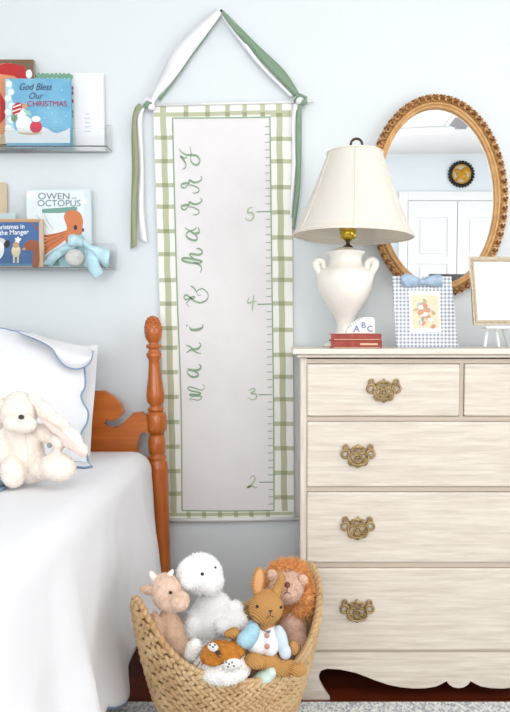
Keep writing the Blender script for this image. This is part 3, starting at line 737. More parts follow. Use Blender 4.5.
A.poly(spl([(25,244),(29,240),(37,241),(39,246),(39,266),(32,266),(33,252),(27,250)], 3, True), C('print_chestnut', (150,84,52))); A.poly([(-30,263),(32,264),(32,266),(-30,266)], C('print_dusk', (80,140,180)))
A.stroke([(31,222),(38,230)], 1.4, C('print_chestnut', (150,84,52)), 2, False)
A.build('cover_art', g)
g = book('picture_book', 'thin pale teal book standing behind the blue animal book', -40, 15.5, 213, 2.292, .006, z2, C('cover_palet', (190,206,206)))
g = book('picture_book', 'tan covered book at the left end of the lower shelf', -40, 5, 182.5, 2.315, .018, z2, C('cover_tan', (206,188,156)))
# satin bow with small white egg ornament
M_satin = mat('sky_blue_satin', (176,216,228), .35, sheen=.5, rgb2=(198,230,238), vscale=30)
ot = thing('ribbon_ornament', 'white woolly egg ornament tied with a sky blue satin bow on the lower shelf', 'ornament', at(76, 266, 2.25))
bm = bmesh.new(); ell(bm, at(75, 257.6, 2.283), (9.6*s(2.24), .014, 8.6*s(2.24)), (0,.15,0), 24, 16)
o = link_bm('woolly_egg', bm, mat('white_wool', (240,238,234), .95, bump=1, bscale=160, bdist=.004), ot, True); fuzz(o, 900, .003, .0012)
def cloth_strip(name, e1, e2, Y, m, parent, amp=.006, mid=.006, ph=0):
    a = spl(e1, 8); c = spl(e2, 8); bm = bmesh.new(); r = []
    for i, (p, q_) in enumerate(zip(a, c)):
        yy = Y if not callable(Y) else Y(i/(len(a)-1))
        r.append([bm.verts.new(at(p[0]+(q_[0]-p[0])*t, p[1]+(q_[1]-p[1])*t, yy+amp*math.sin(i*.5+ph+t*3)-mid*math.sin(math.pi*t))) for t in (0,.25,.5,.75,1)])
    for i in range(len(r)-1):
        for j in range(4): bm.faces.new((r[i][j], r[i][j+1], r[i+1][j+1], r[i+1][j]))
    o = link_bm(name, bm, m, parent, True)
    md = o.modifiers.new('s', 'SOLIDIFY'); md.thickness = .0009; md.offset = 0; return o
cloth_strip('bow_tail', [(69,241),(60,247),(50,254),(43,264)], [(78,246),(68,252),(58,259),(52,266)], 2.280, M_satin, ot, .003)
cloth_strip('bow_tail', [(80,240),(86,250),(86,262),(90,273),(94,279)], [(88,242),(98,252),(99,262),(102,270),(103,273)], 2.252, M_satin, ot, .004)
cloth_strip('bow_loop', [(68,236),(72,234),(78,236),(84,240)], [(68,246),(73,247),(79,246),(84,243)], 2.268, M_satin, ot, .003, .012)
cloth_strip('bow_loop', [(84,240),(92,245),(102,247),(110,250)], [(84,247),(92,254),(101,263),(108,269)], 2.252, M_satin, ot, .003, .012)
bm = bmesh.new(); ell(bm, at(81, 243, 2.262), (.013,.01,.012)); link_bm('bow_knot', bm, M_satin, ot, True)

# ================================================================ MIRROR
MC = at(437.2, 197.3, 2.315); k = s(2.32)
MA, MB_ = 55.8*k, 85.3*k     # glass half axes
TILT = math.radians(3.0)
mi = thing('wall_mirror', 'oval wall mirror in a carved gold frame above the dresser', 'mirror', MC)
def mo(a, off, y):      # point on ellipse offset outwards
    ca, sa = math.cos(a), math.sin(a)
    n = Vector((ca/MA, 0, sa/MB_)).normalized()
    p = Vector((MA*ca, 0, MB_*sa))+n*off
    c, q_ = math.cos(TILT), math.sin(TILT)
    # counter-clockwise lean in the picture
    return Vector((MC.x+p.x*c-p.z*q_, y, MC.z+p.x*q_+p.z*c))
bm = bmesh.new(); NA = 96
prism(bm, [mo(2*math.pi*i/NA, .006, 2.317) for i in range(NA)], (0,.003,0)); link_bm('mirror_glass', bm, M_mirror, mi)
profile = [(-.001,2.3165),(0,2.308),(.004,2.304),(.007,2.308),(.010,2.303),(.015,2.299),(.020,2.305),(.024,2.309),(.036,2.303),(.041,2.312),(.041,2.334),(.0,2.334)]
bm = bmesh.new(); rg = []
NA = 120
for i in range(NA): rg.append([bm.verts.new(mo(2*math.pi*i/NA, o_, y_)) for o_, y_ in profile])
for i in range(NA):
    A_, B_ = rg[i], rg[(i+1)%NA]
    for j in range(len(profile)-1): bm.faces.new((A_[j], A_[j+1], B_[j+1], B_[j]))
bmesh.ops.recalc_face_normals(bm, faces=bm.faces)
link_bm('frame', bm, M_gold, mi, True)
rnd = random.Random(3)
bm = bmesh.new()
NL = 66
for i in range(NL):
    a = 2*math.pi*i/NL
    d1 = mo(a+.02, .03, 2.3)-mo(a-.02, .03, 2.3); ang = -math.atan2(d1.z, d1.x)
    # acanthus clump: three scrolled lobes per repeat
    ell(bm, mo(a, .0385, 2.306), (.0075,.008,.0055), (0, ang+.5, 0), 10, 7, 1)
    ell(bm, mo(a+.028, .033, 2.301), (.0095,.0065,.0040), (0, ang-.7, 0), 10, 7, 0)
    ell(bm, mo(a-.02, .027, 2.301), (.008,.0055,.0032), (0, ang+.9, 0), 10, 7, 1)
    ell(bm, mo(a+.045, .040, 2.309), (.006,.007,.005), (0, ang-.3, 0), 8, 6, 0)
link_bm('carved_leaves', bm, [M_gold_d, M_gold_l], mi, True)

# ================================================================ DRESSER
DY = 1.89; DB = 2.315
dr = thing('dresser', 'whitewashed wooden dresser with ornate brass pulls and scalloped apron', 'dresser', (.56, 2.1, 0))
def dx(px, py=500): return at(px, py, DY).x
def dz(py): return at(350, py, DY).z
XA = dx(300.5); XB = XA+2*(dx(460)-XA)
TZ = at(350, 348.8, DY-.025).z           # top of slab
SB = at(350, 354.5, DY-.025).z
bm = bmesh.new()
box(bm, XA-.022, XB+.022, DY-.025, DB+.01, SB, TZ, .003)
box(bm, XA-.010, XB+.010, DY-.012, DB, SB-.009, SB-.0003, .003)
link_bm('top', bm, M_dress_t, dr)
# carcass: sides, back, bottom, front frame with gaps round drawers
FB = dz(651)
bm = bmesh.new()
box(bm, XA, XA+.018, DY+.004, DB, .0, SB-.010); box(bm, XB-.018, XB, DY+.004, DB, .0, SB-.010)
box(bm, XA+.018, XB-.018, DB-.008, DB, .0, SB-.010)
box(bm, XA+.018, XB-.018, DY+.015, DB-.008, FB-.02, FB-.005)
link_bm('carcass', bm, M_dress_v, dr)
bm = bmesh.new()
lx = dx(306.5); rx_ = XB-(lx-XA)
box(bm, XA, lx-.0012, DY, DY+.018, FB-.006, SB-.010); box(bm, rx_+.0012, XB, DY, DY+.018, FB-.006, SB-.010)
link_bm('stile', bm, M_dress_v, dr)
bm = bmesh.new()
Rz = [(359,363.5),(416.5,421),(487,491.5),(562.5,567.5),(650,652)]
for a, c in Rz: box(bm, lx, rx_, DY+.003, DY+.018, dz(c), dz(a))
cx0, cx1 = dx(462.5), dx(466.5)
cm = (XA+XB)/2; hw = (cx1-cx0)/2
box(bm, cm-hw, cm+hw, DY+.003, DY+.018, dz(416.5), dz(363.5))
link_bm('rail', bm, M_glaze, dr)
# apron with cut-out
SYM = 458.5
half = [(299.9,652.2),(299.9,700.5),(330,700.5),(325,692),(320,683),(318.5,676),(321,670.5),(327,668.6),(340,669.3),(355,672.5),(366,676.5),(376,680.5),(388,684.5),(400,687),(414,688.3),(426,688),(436,686.3),(442,683.5),(446.5,681),(449,684.5),(453.5,687.2),(SYM,688)]
mirr = [(2*SYM-x, y) for x, y in half[::-1]][1:]
pts = [at(x, y, DY) for x, y in half+mirr]
# snap the outer corners to the carcass width and floor
for p in pts:
    if p.z < .02: p.z = .0
    if abs(p.x-XA) < .01 and p.z < .02 or abs(p.x-XA) < .004: p.x = XA
bm = bmesh.new()
poly = [Vector((p.x, DY-.001, p.z)) for p in pts]
poly = [p for i, p in enumerate(poly) if i == 0 or (p-poly[i-1]).length > 1e-5]
prism(bm, poly, (0,.02,0)); bmesh.ops.triangulate(bm, faces=[f for f in bm.faces if len(f.verts) > 4])
link_bm('apron', bm, M_dress, dr)
# brass pull (local: x,z in zoom units of .424 mm)
def make_pull(center, parent):
    u = .00042; bm = bmesh.new(); Yp = center.y
    def P(x, z, d=0): return Vector((center.x+(x-241)*u, Yp-.004-d, center.z-(z-132)*u))
    def ring(cx, cz, rx, rz, w=6, a0=0, a1=360, d=0, rot=0):
        r = math.radians(rot); pts = []
        for k_ in range(17):
            a = math.radians(a0+(a1-a0)*k_/16); x, z = rx*math.cos(a), rz*math.sin(a)
            pts.append(P(cx+x*math.cos(r)-z*math.sin(r), cz+x*math.sin(r)+z*math.cos(r), d))
        tube(bm, pts[:-1] if abs(a1-a0) == 360 else pts, w*u*1.15, 8, closed=abs(a1-a0) == 360)
    for sg in (-1, 1):
        X = lambda x: 241+sg*(x-241)
        ring(X(162), 76, 15, 15, 6.5); ring(X(160), 118, 25, 25, 7.5, d=.001); ring(X(205), 140, 17, 30, 6, rot=sg*18); ring(X(212), 104, 15, 14, 5); ring(X(202), 172, 20, 20, 5.5)
        tube(bm, [P(X(185),92), P(X(200),85), P(X(222),92)], 6*u, 8); tube(bm, [P(X(183),128), P(X(192),160), P(X(212),190), P(241,205)], 6*u, 8)
        ell(bm, P(X(176),128,.003), (11*u,)*3, u=10, v=8)
        tube(bm, [P(X(176),128,.0), P(X(176),128,.012)], 5*u, 8)
    ring(241, 150, 22, 26, 6, d=.001); ring(241, 185, 14, 14, 5); ring(241,118,12,14,5)
    ell(bm, P(241,145,.002), (10*u,.002,12*u)); ell(bm, P(241,76), (20*u,.003,15*u), u=12, v=8); ell(bm, P(218,78), (16*u,.002,7*u), (0,.3,0)); ell(bm, P(264,78), (16*u,.002,7*u), (0,-.3,0)); ell(bm, P(241,64), (7*u,.002,12*u)); ell(bm, P(241,203), (8*u,.002,9*u))
    # bail
    tube(bm, spl([tuple(P(176,128,.011)), tuple(P(182,158,.014)), tuple(P(205,176,.016)), tuple(P(241,182,.017)), tuple(P(277,176,.016)), tuple(P(300,158,.014)), tuple(P(306,128,.011))], 6), 5.5*u, 8)
    return link_bm('handle', bm, M_brass, parent, True)
def drawer(x0, x1, ya, yb, handles):
    g = bmesh.new(); za, zb_ = dz(ya), dz(yb); e = .0015
    box(g, x0+e, x1-e, DY-.004, DY+.02, zb_+e, za-e, .0035)
    o = link_bm('drawer', g, M_dress, None)
    # raised lip line
    w = .007; bm = bmesh.new()
    o.parent = dr; o.matrix_parent_inverse = Matrix.Translation(-dr.location)
    for hx, hy in handles:
        hd = make_pull(Vector((hx, DY-.004, dz(hy))), None); hd.parent = o; hd.matrix_parent_inverse = Matrix.Identity(4)
        hd.matrix_parent_inverse = (Matrix.Translation(dr.location) @ o.matrix_parent_inverse @ o.matrix_basis).inverted()
    bm.free()
    return o
mirx = lambda x: XA+XB-x
drawer(lx, cm-hw, 363.5, 416.5, [(dx(382.5), 390.5)])
drawer(cm+hw, rx_, 363.5, 416.5, [(mirx(dx(382.5)), 390.5)])
for a, c, h in ((421,487,455.5),(491.5,562.5,527.5),(567.5,650,610)):
    drawer(lx, rx_, a, c, [(dx(357.5), h), (mirx(dx(357.5)), h)])
DTZ = TZ

# ================================================================ LAMP
LY = 2.125; k = s(LY)
lc = at(345, 345, LY); lamp = thing('table_lamp', 'white ceramic urn lamp with a cream bell shade on the dresser', 'table lamp', (lc.x, LY, DTZ))
def lz(y): return at(345, y, LY).z
prof = [(22,346.5),(22,344.5),(18,343),(13,340),(10,335),(8,328),(8.4,322),(11.5,316),(17.5,307),(23.5,298),(27.2,288),(28,281),(27,274),(23.5,269.5),(18.5,267),(16.2,263),(15.8,259),(17,255.5),(19.5,253.3),(19.5,252.2),(16,251.2),(11,249),(5,247.3)]
bm = bmesh.new(); base = [(r*k, lz(y)) for r, y in prof]
base[0] = (base[0][0], DTZ+.0003)
lathe(bm, base, (lc.x, LY, 0), 48); link_bm('urn', bm, M_ceramic, lamp, True)
for sg in (-1, 1):
    bm = bmesh.new()
    X = lambda d: 345.5+sg*d
    path = spl([(X(23.5),278),(X(26),272),(X(29),267),(X(29.5),262.5),(X(26.5),260.3),(X(22.5),262.3),(X(21.5),266.5),(X(20),271)], 6)
    tube(bm, [at(x, y, LY) for x, y in path], [.0135-.005*(i/len(path)) for i in range(len(path))], 12)
    ell(bm, at(X(29),262.5,LY), (.013,.013,.012))
    link_bm('urn_handle', bm, M_ceramic, lamp, True)
ax = at(348, 240, LY).x
bm = bmesh.new(); lathe(bm, [(5.5*k, lz(249)), (5*k, lz(246.5)), (2*k, lz(244.5)), (1.8*k, lz(242)), (3*k, lz(241))], (ax, LY, 0), 20); link_bm('neck_fitting', bm, M_darkmetal, lamp, True)
bm = bmesh.new(); lathe(bm, [(3*k, lz(241)), (7.5*k, lz(238)), (8*k, lz(233)), (8*k, lz(222)), (6*k, lz(219))], (ax, LY, 0), 24); link_bm('socket', bm, M_bulb, lamp, True)
bm = bmesh.new(); lathe(bm, [(4*k, lz(219)), (5*k, lz(214)), (9*k, lz(203)), (9.5*k, lz(196)), (6*k, lz(188)), (.5*k, lz(186))], (ax, LY, 0), 24); link_bm('bulb', bm, mat('frosted_bulb', (246,244,238), .3), lamp, True)
SX = at(353.5, 200, LY).x
bm = bmesh.new()
for sg in (-1, 1): tube(bm, spl([(ax+sg*.012, LY, lz(236)), (ax+sg*.045, LY, lz(215)), (SX+sg*.05, LY, lz(190)), (SX+sg*.03, LY, lz(160)), (SX+.004, LY, lz(151))], 6), .0018, 8)
link_bm('harp', bm, M_bulb, lamp, True)
# shade: bell with tilted axis, six panels
bm = bmesh.new(); NSG = 72; H0, H1 = lz(236.2), lz(153.2)
rows = []
prs = [(0,59.3),(.03,59.0),(.05,57.4),(.2,51.5),(.4,45.0),(.6,38.8),(.8,32.8),(.95,28.3),(.965,28.0),(1,27.6)]
def shade_pt(t, a, off=0):
    for (t0, r0), (t1, r1) in zip(prs, prs[1:]):
        if t <= t1: r = r0+(r1-r0)*(t-t0)/(t1-t0); break
    hexf = 1-.018*(1-abs(math.cos(3*(a)))) 
    rr = r*k*hexf+off
    lean = .004*t
    return Vector((SX+lean+rr*math.cos(a), LY+rr*math.sin(a), H0+(H1-H0)*t + .016*math.cos(a)*(-.25)*(1-t)))
ts = [0,.03,.05,.12,.2,.3,.4,.5,.6,.7,.8,.9,.95,.965,1]
for t in ts: rows.append([bm.verts.new(shade_pt(t, 2*math.pi*i/NSG)) for i in range(NSG)])
for j in range(len(ts)-1):
    for i in range(NSG): bm.faces.new((rows[j][i], rows[j][(i+1)%NSG], rows[j+1][(i+1)%NSG], rows[j+1][i]))
ms = M_shade; ntm = ms.node_tree; pb = ntm.nodes['Principled BSDF']; out_n = [n for n in ntm.nodes if n.type == 'OUTPUT_MATERIAL'][0]
tr_ = ntm.nodes.new('ShaderNodeBsdfTranslucent'); tr_.inputs[0].default_value = lin((244,236,220)); mxs = ntm.nodes.new('ShaderNodeMixShader'); mxs.inputs[0].default_value = .35
ntm.links.new(pb.outputs[0], mxs.inputs[1]); ntm.links.new(tr_.outputs[0], mxs.inputs[2]); ntm.links.new(mxs.outputs[0], out_n.inputs[0])
shd = link_bm('lamp_shade', bm, M_shade, lamp, True)
md = shd.modifiers.new('s', 'SOLIDIFY'); md.thickness = .0015
bm = bmesh.new()
for t, r in ((.0,.0028),(1,.0022),(.045,.0018)): tube(bm, [shade_pt(t, 2*math.pi*i/48) for i in range(48)], r, 8, closed=True)
for q_ in range(6):
    a = math.pi/2*3-math.radians(4)+q_*math.pi/3; tube(bm, [shade_pt(t, a, .001) for t in ts], .0018, 6)
link_bm('shade_piping', bm, mat('shade_braid', (236,227,212), .8), shd, True)
o = bpy.data.objects['shade_piping']; o.parent = shd; o.matrix_parent_inverse = Matrix.Identity(4)
bm = bmesh.new()
tube(bm, [(SX+.004-27*k, LY, H1-.004), (SX+.004+27*k, LY, H1-.004)], .0016, 6); tube(bm, [(SX+.004, LY-27*k, H1-.004), (SX+.004, LY+27*k, H1-.004)], .0016, 6)
rc = at(356.5, 144.5, LY); tube(bm, [(SX+.006, LY, H1-.004), (rc.x, LY, rc.z-6.5*k)], [.006,.0035], 10)
tube(bm, [Vector((rc.x+5.6*k*math.cos(a), LY, rc.z+5.6*k*math.sin(a))) for a in [2*math.pi*i/28 for i in range(28)]], 1.25*k, 10, closed=True)
link_bm('finial_ring', bm, M_darkmetal, lamp, True)

# books under / by the lamp
M_bred = mat('faded_red_cloth', (144,58,50), .8, rgb2=(168,84,74), vscale=60)
BY0, BY1 = 1.955, 2.052
def flatbook(label, x0, x1, ya, za, th):
    a = at(x0, ya, BY0).x; c = at(x1, ya, BY0).x
    t = thing('red_book', label, 'book', ((a+c)/2, BY0+.04, za))
    bm = bmesh.new(); box(bm, a, c, BY0, BY1, za, za+.0022, .0006); box(bm, a, c, BY0, BY1, za+th-.0022, za+th, .0006); box(bm, a, c, BY0, BY0+.002, za+.0022, za+th-.0022)
    link_bm('cover', bm, M_bred, t)
    bm = bmesh.new(); box(bm, a+.002, c-.002, BY0+.0022, BY1-.002, za+.0023, za+th-.0023); link_bm('pages', bm, M_paper, t)
    return t
b1 = flatbook('faded red cloth book lying lowest beside the lamp foot', 331, 382, 345, DTZ+.0003, .021)
b2 = flatbook('faded red cloth book lying on top of the other red book', 331, 381.5, 338, DTZ+.0216, .019)
M_gilt = mat('gilt_title', (220,180,150), .6)
A = Art(BY0-.0003); A.stroke([(360,344.2),(378,344.2)], 2, M_gilt, 2, False); A.stroke([(334,347.5),(380,347.5)], .6, M_gilt, 2, False); A.build('spine_title', b1)
A = Art(BY0-.0003); A.stroke([(334,339.5),(380,339.5)], .6, M_gilt, 2, False); A.build('spine_title', b2)
zt_ = DTZ+.0412
bm = bmesh.new(); Yc = 1.985
pts = [at(346,334,Yc), at(346.5,330,Yc), at(352,323,Yc), at(361,317.3,Yc), at(373,317.3,Yc), at(374.5,319,Yc), at(375,334,Yc)]
for p in pts:
    if p.z < zt_+.006: p.z = zt_
prism(bm, pts, (0,.03,0), bev=.0015)
tk = thing('trinket_block', 'small white porcelain block lettered ABC in blue on the red books', 'ornament', at(362, 334, Yc)); link_bm('block', bm, M_ceramic, tk)
A = Art(Yc-.0003); cb = mat('alphabet_blue', (120,140,186), .5); A.text('A', 356.5, 329, 6.5, cb, bold=.03); A.text('B', 363.5, 325.5, 6, cb, bold=.03); A.text('C', 370, 329, 6, cb, bold=.03)
for i in range(7): A.oval(349+i*2.1, 327-i*1.55+(.012*(i-3)**2), .65, .6, mat('alphabet_grey', (110,120,140), .5), n=8)
A.build('lettering', tk)

# ================================================================ GINGHAM FRAME
mg = mat('gingham_paper', (230,232,238), .7)
nt = mg.node_tree; b = nt.nodes['Principled BSDF']; tc = nt.nodes.new('ShaderNodeTexCoord'); sx_ = nt.nodes.new('ShaderNodeSeparateXYZ'); nt.links.new(tc.outputs['Object'], sx_.inputs[0])
def stripe(o_):
    m1 = nt.nodes.new('ShaderNodeMath'); m1.operation = 'MULTIPLY'; m1.inputs[1].default_value = 1/.0108; nt.links.new(o_, m1.inputs[0])
    m2 = nt.nodes.new('ShaderNodeMath'); m2.operation = 'FRACT'; nt.links.new(m1.outputs[0], m2.inputs[0])
    m3 = nt.nodes.new('ShaderNodeMath'); m3.operation = 'GREATER_THAN'; m3.inputs[1].default_value = .5; nt.links.new(m2.outputs[0], m3.inputs[0]); return m3.outputs[0]
ad = nt.nodes.new('ShaderNodeMath'); ad.operation = 'ADD'; nt.links.new(stripe(sx_.outputs[0]), ad.inputs[0]); nt.links.new(stripe(sx_.outputs[2]), ad.inputs[1])
hf = nt.nodes.new('ShaderNodeMath'); hf.operation = 'MULTIPLY'; hf.inputs[1].default_value = .5; nt.links.new(ad.outputs[0], hf.inputs[0])
rp = nt.nodes.new('ShaderNodeValToRGB'); e = rp.color_ramp; e.interpolation = 'CONSTANT'; e.elements[0].color = lin((238,240,244)); e.elements[1].position = .3; e.elements[1].color = lin((204,208,215)); x_ = e.elements.new(.8); x_.color = lin((142,150,166))
nt.links.new(hf.outputs[0], rp.inputs[0]); nt.links.new(rp.outputs[0], b.inputs['Base Color'])
GF = 2.03
gf = thing('framed_print', 'blue gingham picture frame with a bow and small vignette print', 'picture frame', at(427, 346, GF))
pts = [at(392.3,276,GF+.02), at(451.5,276.5,GF+.02), at(458.5,347,GF), at(396.5,347,GF)]
for p in pts[2:]: p.z = DTZ+.0004
bm = bmesh.new(); prism(bm, pts, (0,.012,0), bev=.001); link_bm('gingham_border', bm, mg, gf)
def gfp(x, y, off=.0): # point on leaning face
    Y = GF+.02*(347-y)/71
    return at(x, y, Y-off)
bm = bmesh.new(); prism(bm, [gfp(408.5,290.5,.0015), gfp(438.5,291,.0015), gfp(441.5,331.5,.0015), gfp(410.5,333,.0015)], (0,.0013,0)); link_bm('mat_board', bm, C('mat_cream', (244,240,228)), gf)
bm = bmesh.new(); prism(bm, [gfp(411.5,295,.003), gfp(438,295.5,.003), gfp(439.5,327,.003), gfp(413,328.5,.003)], (0,.0013,0)); pr = link_bm('print', bm, mat('aged_print', (226,208,176), .8, rgb2=(236,224,200), vscale=60), gf)
vm = [mat('print_c%d' % i, c, .8) for i, c in enumerate(((198,174,138), (214,150,130), (236,232,222), (170,166,134), (188,196,200)))]
class A3(Art):
    def poly(s_, pts, m):
        s_.n += 1; o_ = .0034+s_.n*.00008; prism(s_.bm, [gfp(x, y, o_) for x, y in pts], (0,-.0001,0), s_.mi(m))
A = A3(GF)
r5 = random.Random(5)
for i in range(26):
    A.oval(425+r5.gauss(0,5), 312+r5.gauss(0,6.5), r5.uniform(1.2,3), r5.uniform(1,2.4), vm[r5.choice([0,0,1,2,3,4])], rot=r5.uniform(0,180), n=12)
for i in range(5): A.oval(424+4*math.cos(i*1.26), 310+4.5*math.sin(i*1.26), 2.6, 2.2, vm[2 if i % 2 else 1], n=12)
A.oval(424,310,1.6,1.6,vm[0], n=10)
A.build('vignette', gf)
M_bow = mat('powder_blue_satin', (140,164,190), .35, sheen=.4, rgb2=(176,198,218), vscale=40)
def gY(y): return GF+.02*(347-y)/71
cloth_strip('bow_loop', [(421,279.5),(413,275),(405,273.5),(400.5,277)], [(421,283.5),(413,286.5),(406,287),(402,285)], gY(280)-.010, M_bow, gf, .002, .005)
cloth_strip('bow_loop', [(421,279.5),(430,276),(438,274.5),(442,276)], [(421,283.5),(430,286),(438,286.5),(443,285)], gY(280)-.010, M_bow, gf, .002, .005)
cloth_strip('bow_tail', [(420,281),(412,283),(406,285)], [(422,285),(414,287),(409,287)], gY(280)-.006, M_bow, gf, .001, .002)
bm = bmesh.new(); ell(bm, at(421.5,281.5,gY(281)-.016), (.009,.008,.008)); link_bm('bow_knot', bm, M_bow, gf, True)
bm = bmesh.new(); q_ = at(427, 300, GF+.02); prism(bm, [Vector((q_.x-.015, GF+.03, q_.z)), Vector((q_.x+.015, GF+.03, q_.z)), Vector((q_.x+.02, GF+.095, DTZ+.0005)), Vector((q_.x-.02, GF+.095, DTZ+.0005))], (0,.003,0)); link_bm('easel_back', bm, mat('grey_card', (120,120,122), .8), gf)

# ================================================================ SILVER-GOLD FRAME ON EASEL
WF = 1.985
wf_ = thing('framed_mat', 'champagne gold beaded frame holding a white mat, standing on a small easel', 'picture frame', at(495, 324, WF))
def ln(y): return WF+.03*(324-y)/68
def wp(x, y, o_=0): return at(x, y, ln(y)-o_)
outer = [(469.5,256.5),(550,257),(551,324.5),(474,325)]
M_champ = mat('champagne_gilt', (176,160,136), .4, metal=.4, rgb2=(206,194,172), vscale=120)
inner = [(474,261.5),(545.5,262),(546.5,319.5),(478,320)]
bm = bmesh.new()
Ov = [wp(*p) for p in outer]; Iv = [wp(*p, -.0) for p in inner]
for i in range(4):
    a, b_, c, d = Ov[i], Ov[(i+1)%4], Iv[(i+1)%4], Iv[i]
    prism(bm, [a, b_, c, d], (0,.014,0))
link_bm('frame', bm, M_champ, wf_)
bm = bmesh.new()
for i in range(4):
    a, b_ = Vector(((Ov[i]*.35+Iv[i]*.65))), Vector((Ov[(i+1)%4]*.35+Iv[(i+1)%4]*.65)); n_b = int((b_-a).length/.0052)
    for j in range(n_b): ell(bm, a+(b_-a)*j/n_b+Vector((0,-.001,0)), (.0025,)*3, u=6, v=5)
link_bm('beading', bm, mat('champagne_bead', (216,202,176), .35, metal=.5), wf_, True)
bm = bmesh.new(); prism(bm, [wp(x, y, -.004) for x, y in inner], (0,.006,0)); link_bm('mat_board', bm, C('mat_white', (245,245,245)), wf_)
bm = bmesh.new(); lp = [(490,275.5),(545,276),(545,310),(492,310.5)]
for i in range(4): tube(bm, [wp(*lp[i], -.003), wp(*lp[(i+1)%4], -.003)], .0006, 6)
link_bm('mat_line', bm, C('line_grey', (206,206,204)), wf_)
bm = bmesh.new(); prism(bm, [wp(x, y, -.0145) for x, y in outer], (0,.003,0)); link_bm('backing_board', bm, mat('grey_card', (120,120,122), .8), wf_)
es = thing('tabletop_easel', 'small white easel holding up the champagne gold frame', 'easel', at(497, 346, WF))
es.location.z = DTZ
bm = bmesh.new()
zl = wp(500, 325.5).z-.006
tube(bm, [(at(484,326,WF).x, WF-.018, zl), (at(512,326,WF).x+.08, WF-.018, zl)], .004, 8)
box(bm, at(484,326,WF).x, at(512,326,WF).x+.08, WF-.018, WF+.02, zl-.004, zl+.0005)
link_bm('ledge', bm, M_trim, es)
for x0, x1, Y1_ in ((487.5,484.8,WF), (496,499,WF), (503,508,WF+.09)):
    bm = bmesh.new(); a = at(x0, 326, WF+.012); c = at(x1, 347, WF-.002 if Y1_ == WF else Y1_)
    c.z = DTZ+.003; a.z = zl-.003
    tube(bm, [a, c], .0042, 8); link_bm('leg', bm, M_trim, es)

# ================================================================ BASKET
BC = Vector((at(224, 640, 1.60).x, 1.60, RUGZ)); 
AX = math.radians(33)          # direction of the handle axis
tipL = at(137, 603, 1.49); tipR = at(310, 564, 1.72)
BC = Vector(((tipL.x+tipR.x)/2, (tipL.y+tipR.y)/2, RUGZ)); AX = math.atan2(tipR.y-tipL.y, tipR.x-tipL.x); RT = (Vector((tipR.x-tipL.x, tipR.y-tipL.y))).length/2
ZT = (tipL.z+tipR.z)/2; ZLOW = at(228, 693, 1.40).z
def rim(phi): return ZLOW+(ZT-ZLOW)*(.42*abs(math.cos(phi))**2.2+.58*abs(math.cos(phi))**(14 if math.cos(phi) < 0 else 6))
def brad(phi, h):
    # h 0..1 up the wall, round bottom squarer, belly then top
    ell_ = 1/math.sqrt((math.cos(phi)/RT)**2+(math.sin(phi)/(RT*.9))**2)
    return ell_*(.5+.85*h-.33*h*h)
def bpt(phi, h, off=0):
    z = RUGZ+.004+(rim(phi)-RUGZ-.004)*h
    hh = (z-RUGZ)/(ZT-RUGZ); r = brad(phi, hh)+off
    return Vector((BC.x+r*math.cos(phi+AX), BC.y+r*math.sin(phi+AX), z))
bk = thing('wicker_basket', 'woven water hyacinth basket full of stuffed animals beside the dresser', 'basket', BC)
bm = bmesh.new(); NP = 72; NH = 16; o1, o2 = [], []
for j in range(NH+1):
    o1.append([bm.verts.new(bpt(2*math.pi*i/NP, j/NH, -.004)) for i in range(NP)]); o2.append([bm.verts.new(bpt(2*math.pi*i/NP, j/NH, -.012)) for i in range(NP)])
for j in range(NH):
    for i in range(NP):
        i2 = (i+1)%NP
        bm.faces.new((o1[j][i], o1[j][i2], o1[j+1][i2], o1[j+1][i])); bm.faces.new((o2[j][i2], o2[j][i], o2[j+1][i], o2[j+1][i2]))
for i in range(NP): bm.faces.new((o1[NH][i], o1[NH][(i+1)%NP], o2[NH][(i+1)%NP], o2[NH][i]))
bm.faces.new(o1[0][::-1])
link_bm('inner_wall', bm, M_straw_in, bk, True)
bm = bmesh.new(); rnd = random.Random(11)
def strand(bm, p, t, u_, n, L, W, T):
    """small puffed strand: centre p, long axis t, width axis u_, outward n"""
    M = Matrix(((t.x*L, u_.x*W, n.x*T, p.x), (t.y*L, u_.y*W, n.y*T, p.y), (t.z*L, u_.z*W, n.z*T, p.z), (0,0,0,1)))
    sphere(bm, M @ Matrix.Rotation(math.pi/2, 4, 'Y'), 8, 6)
NR = 26; NK = 68
for j in range(NR):
    for i in range(NK):
        phi = 2*math.pi*(i+(.5 if (j//1) % 2 else 0))/NK
        h = (j+.5)/NR
        p = bpt(phi, h, .001); th = (bpt(phi+.02, h)-bpt(phi-.02, h)).normalized(); tv = (bpt(phi, min(1, h+.02))-bpt(phi, h-.02)).normalized()
        n = th.cross(tv).normalized()
        ang = math.radians(34+rnd.uniform(-7, 7))*(1 if j % 2 else -1)
        t = th*math.cos(ang)+tv*math.sin(ang); u_ = n.cross(t).normalized()
        rh = (rim(phi)-RUGZ)/NR
        strand(bm, p+n*rnd.uniform(-.001,.001), t, u_, n, .0125, rh*.54, .0055)
link_bm('woven_wall', bm, M_straw, bk, True)
bm = bmesh.new(); NB = 120
for i in range(NB):
    phi = 2*math.pi*i/NB; p = bpt(phi, 1, -.006); th = (bpt(phi+.02, 1)-bpt(phi-.02, 1)).normalized()
    up_v = Vector((0,0,1)); n = th.cross(up_v).normalized(); tv = n.cross(th)*-1
    t = (th*.75+up_v*.35+n*.5).normalized(); u_ = n.cross(t).normalized(); nn = t.cross(u_).normalized()
    strand(bm, p+Vector((0,0,.003)), t, u_, nn, .0145, .0068, .0068)
tube(bm, [bpt(2*math.pi*i/80, 1, -.006) for i in range(80)], .0065, 8, closed=True)
link_bm('braided_rim', bm, M_straw, bk, True)

# ================================================================ TOYS
def eye(bm, x, y, Y, r): ell(bm, at(x, y, Y), (r*s(Y), r*s(Y)*.7, r*s(Y)), u=12, v=8)
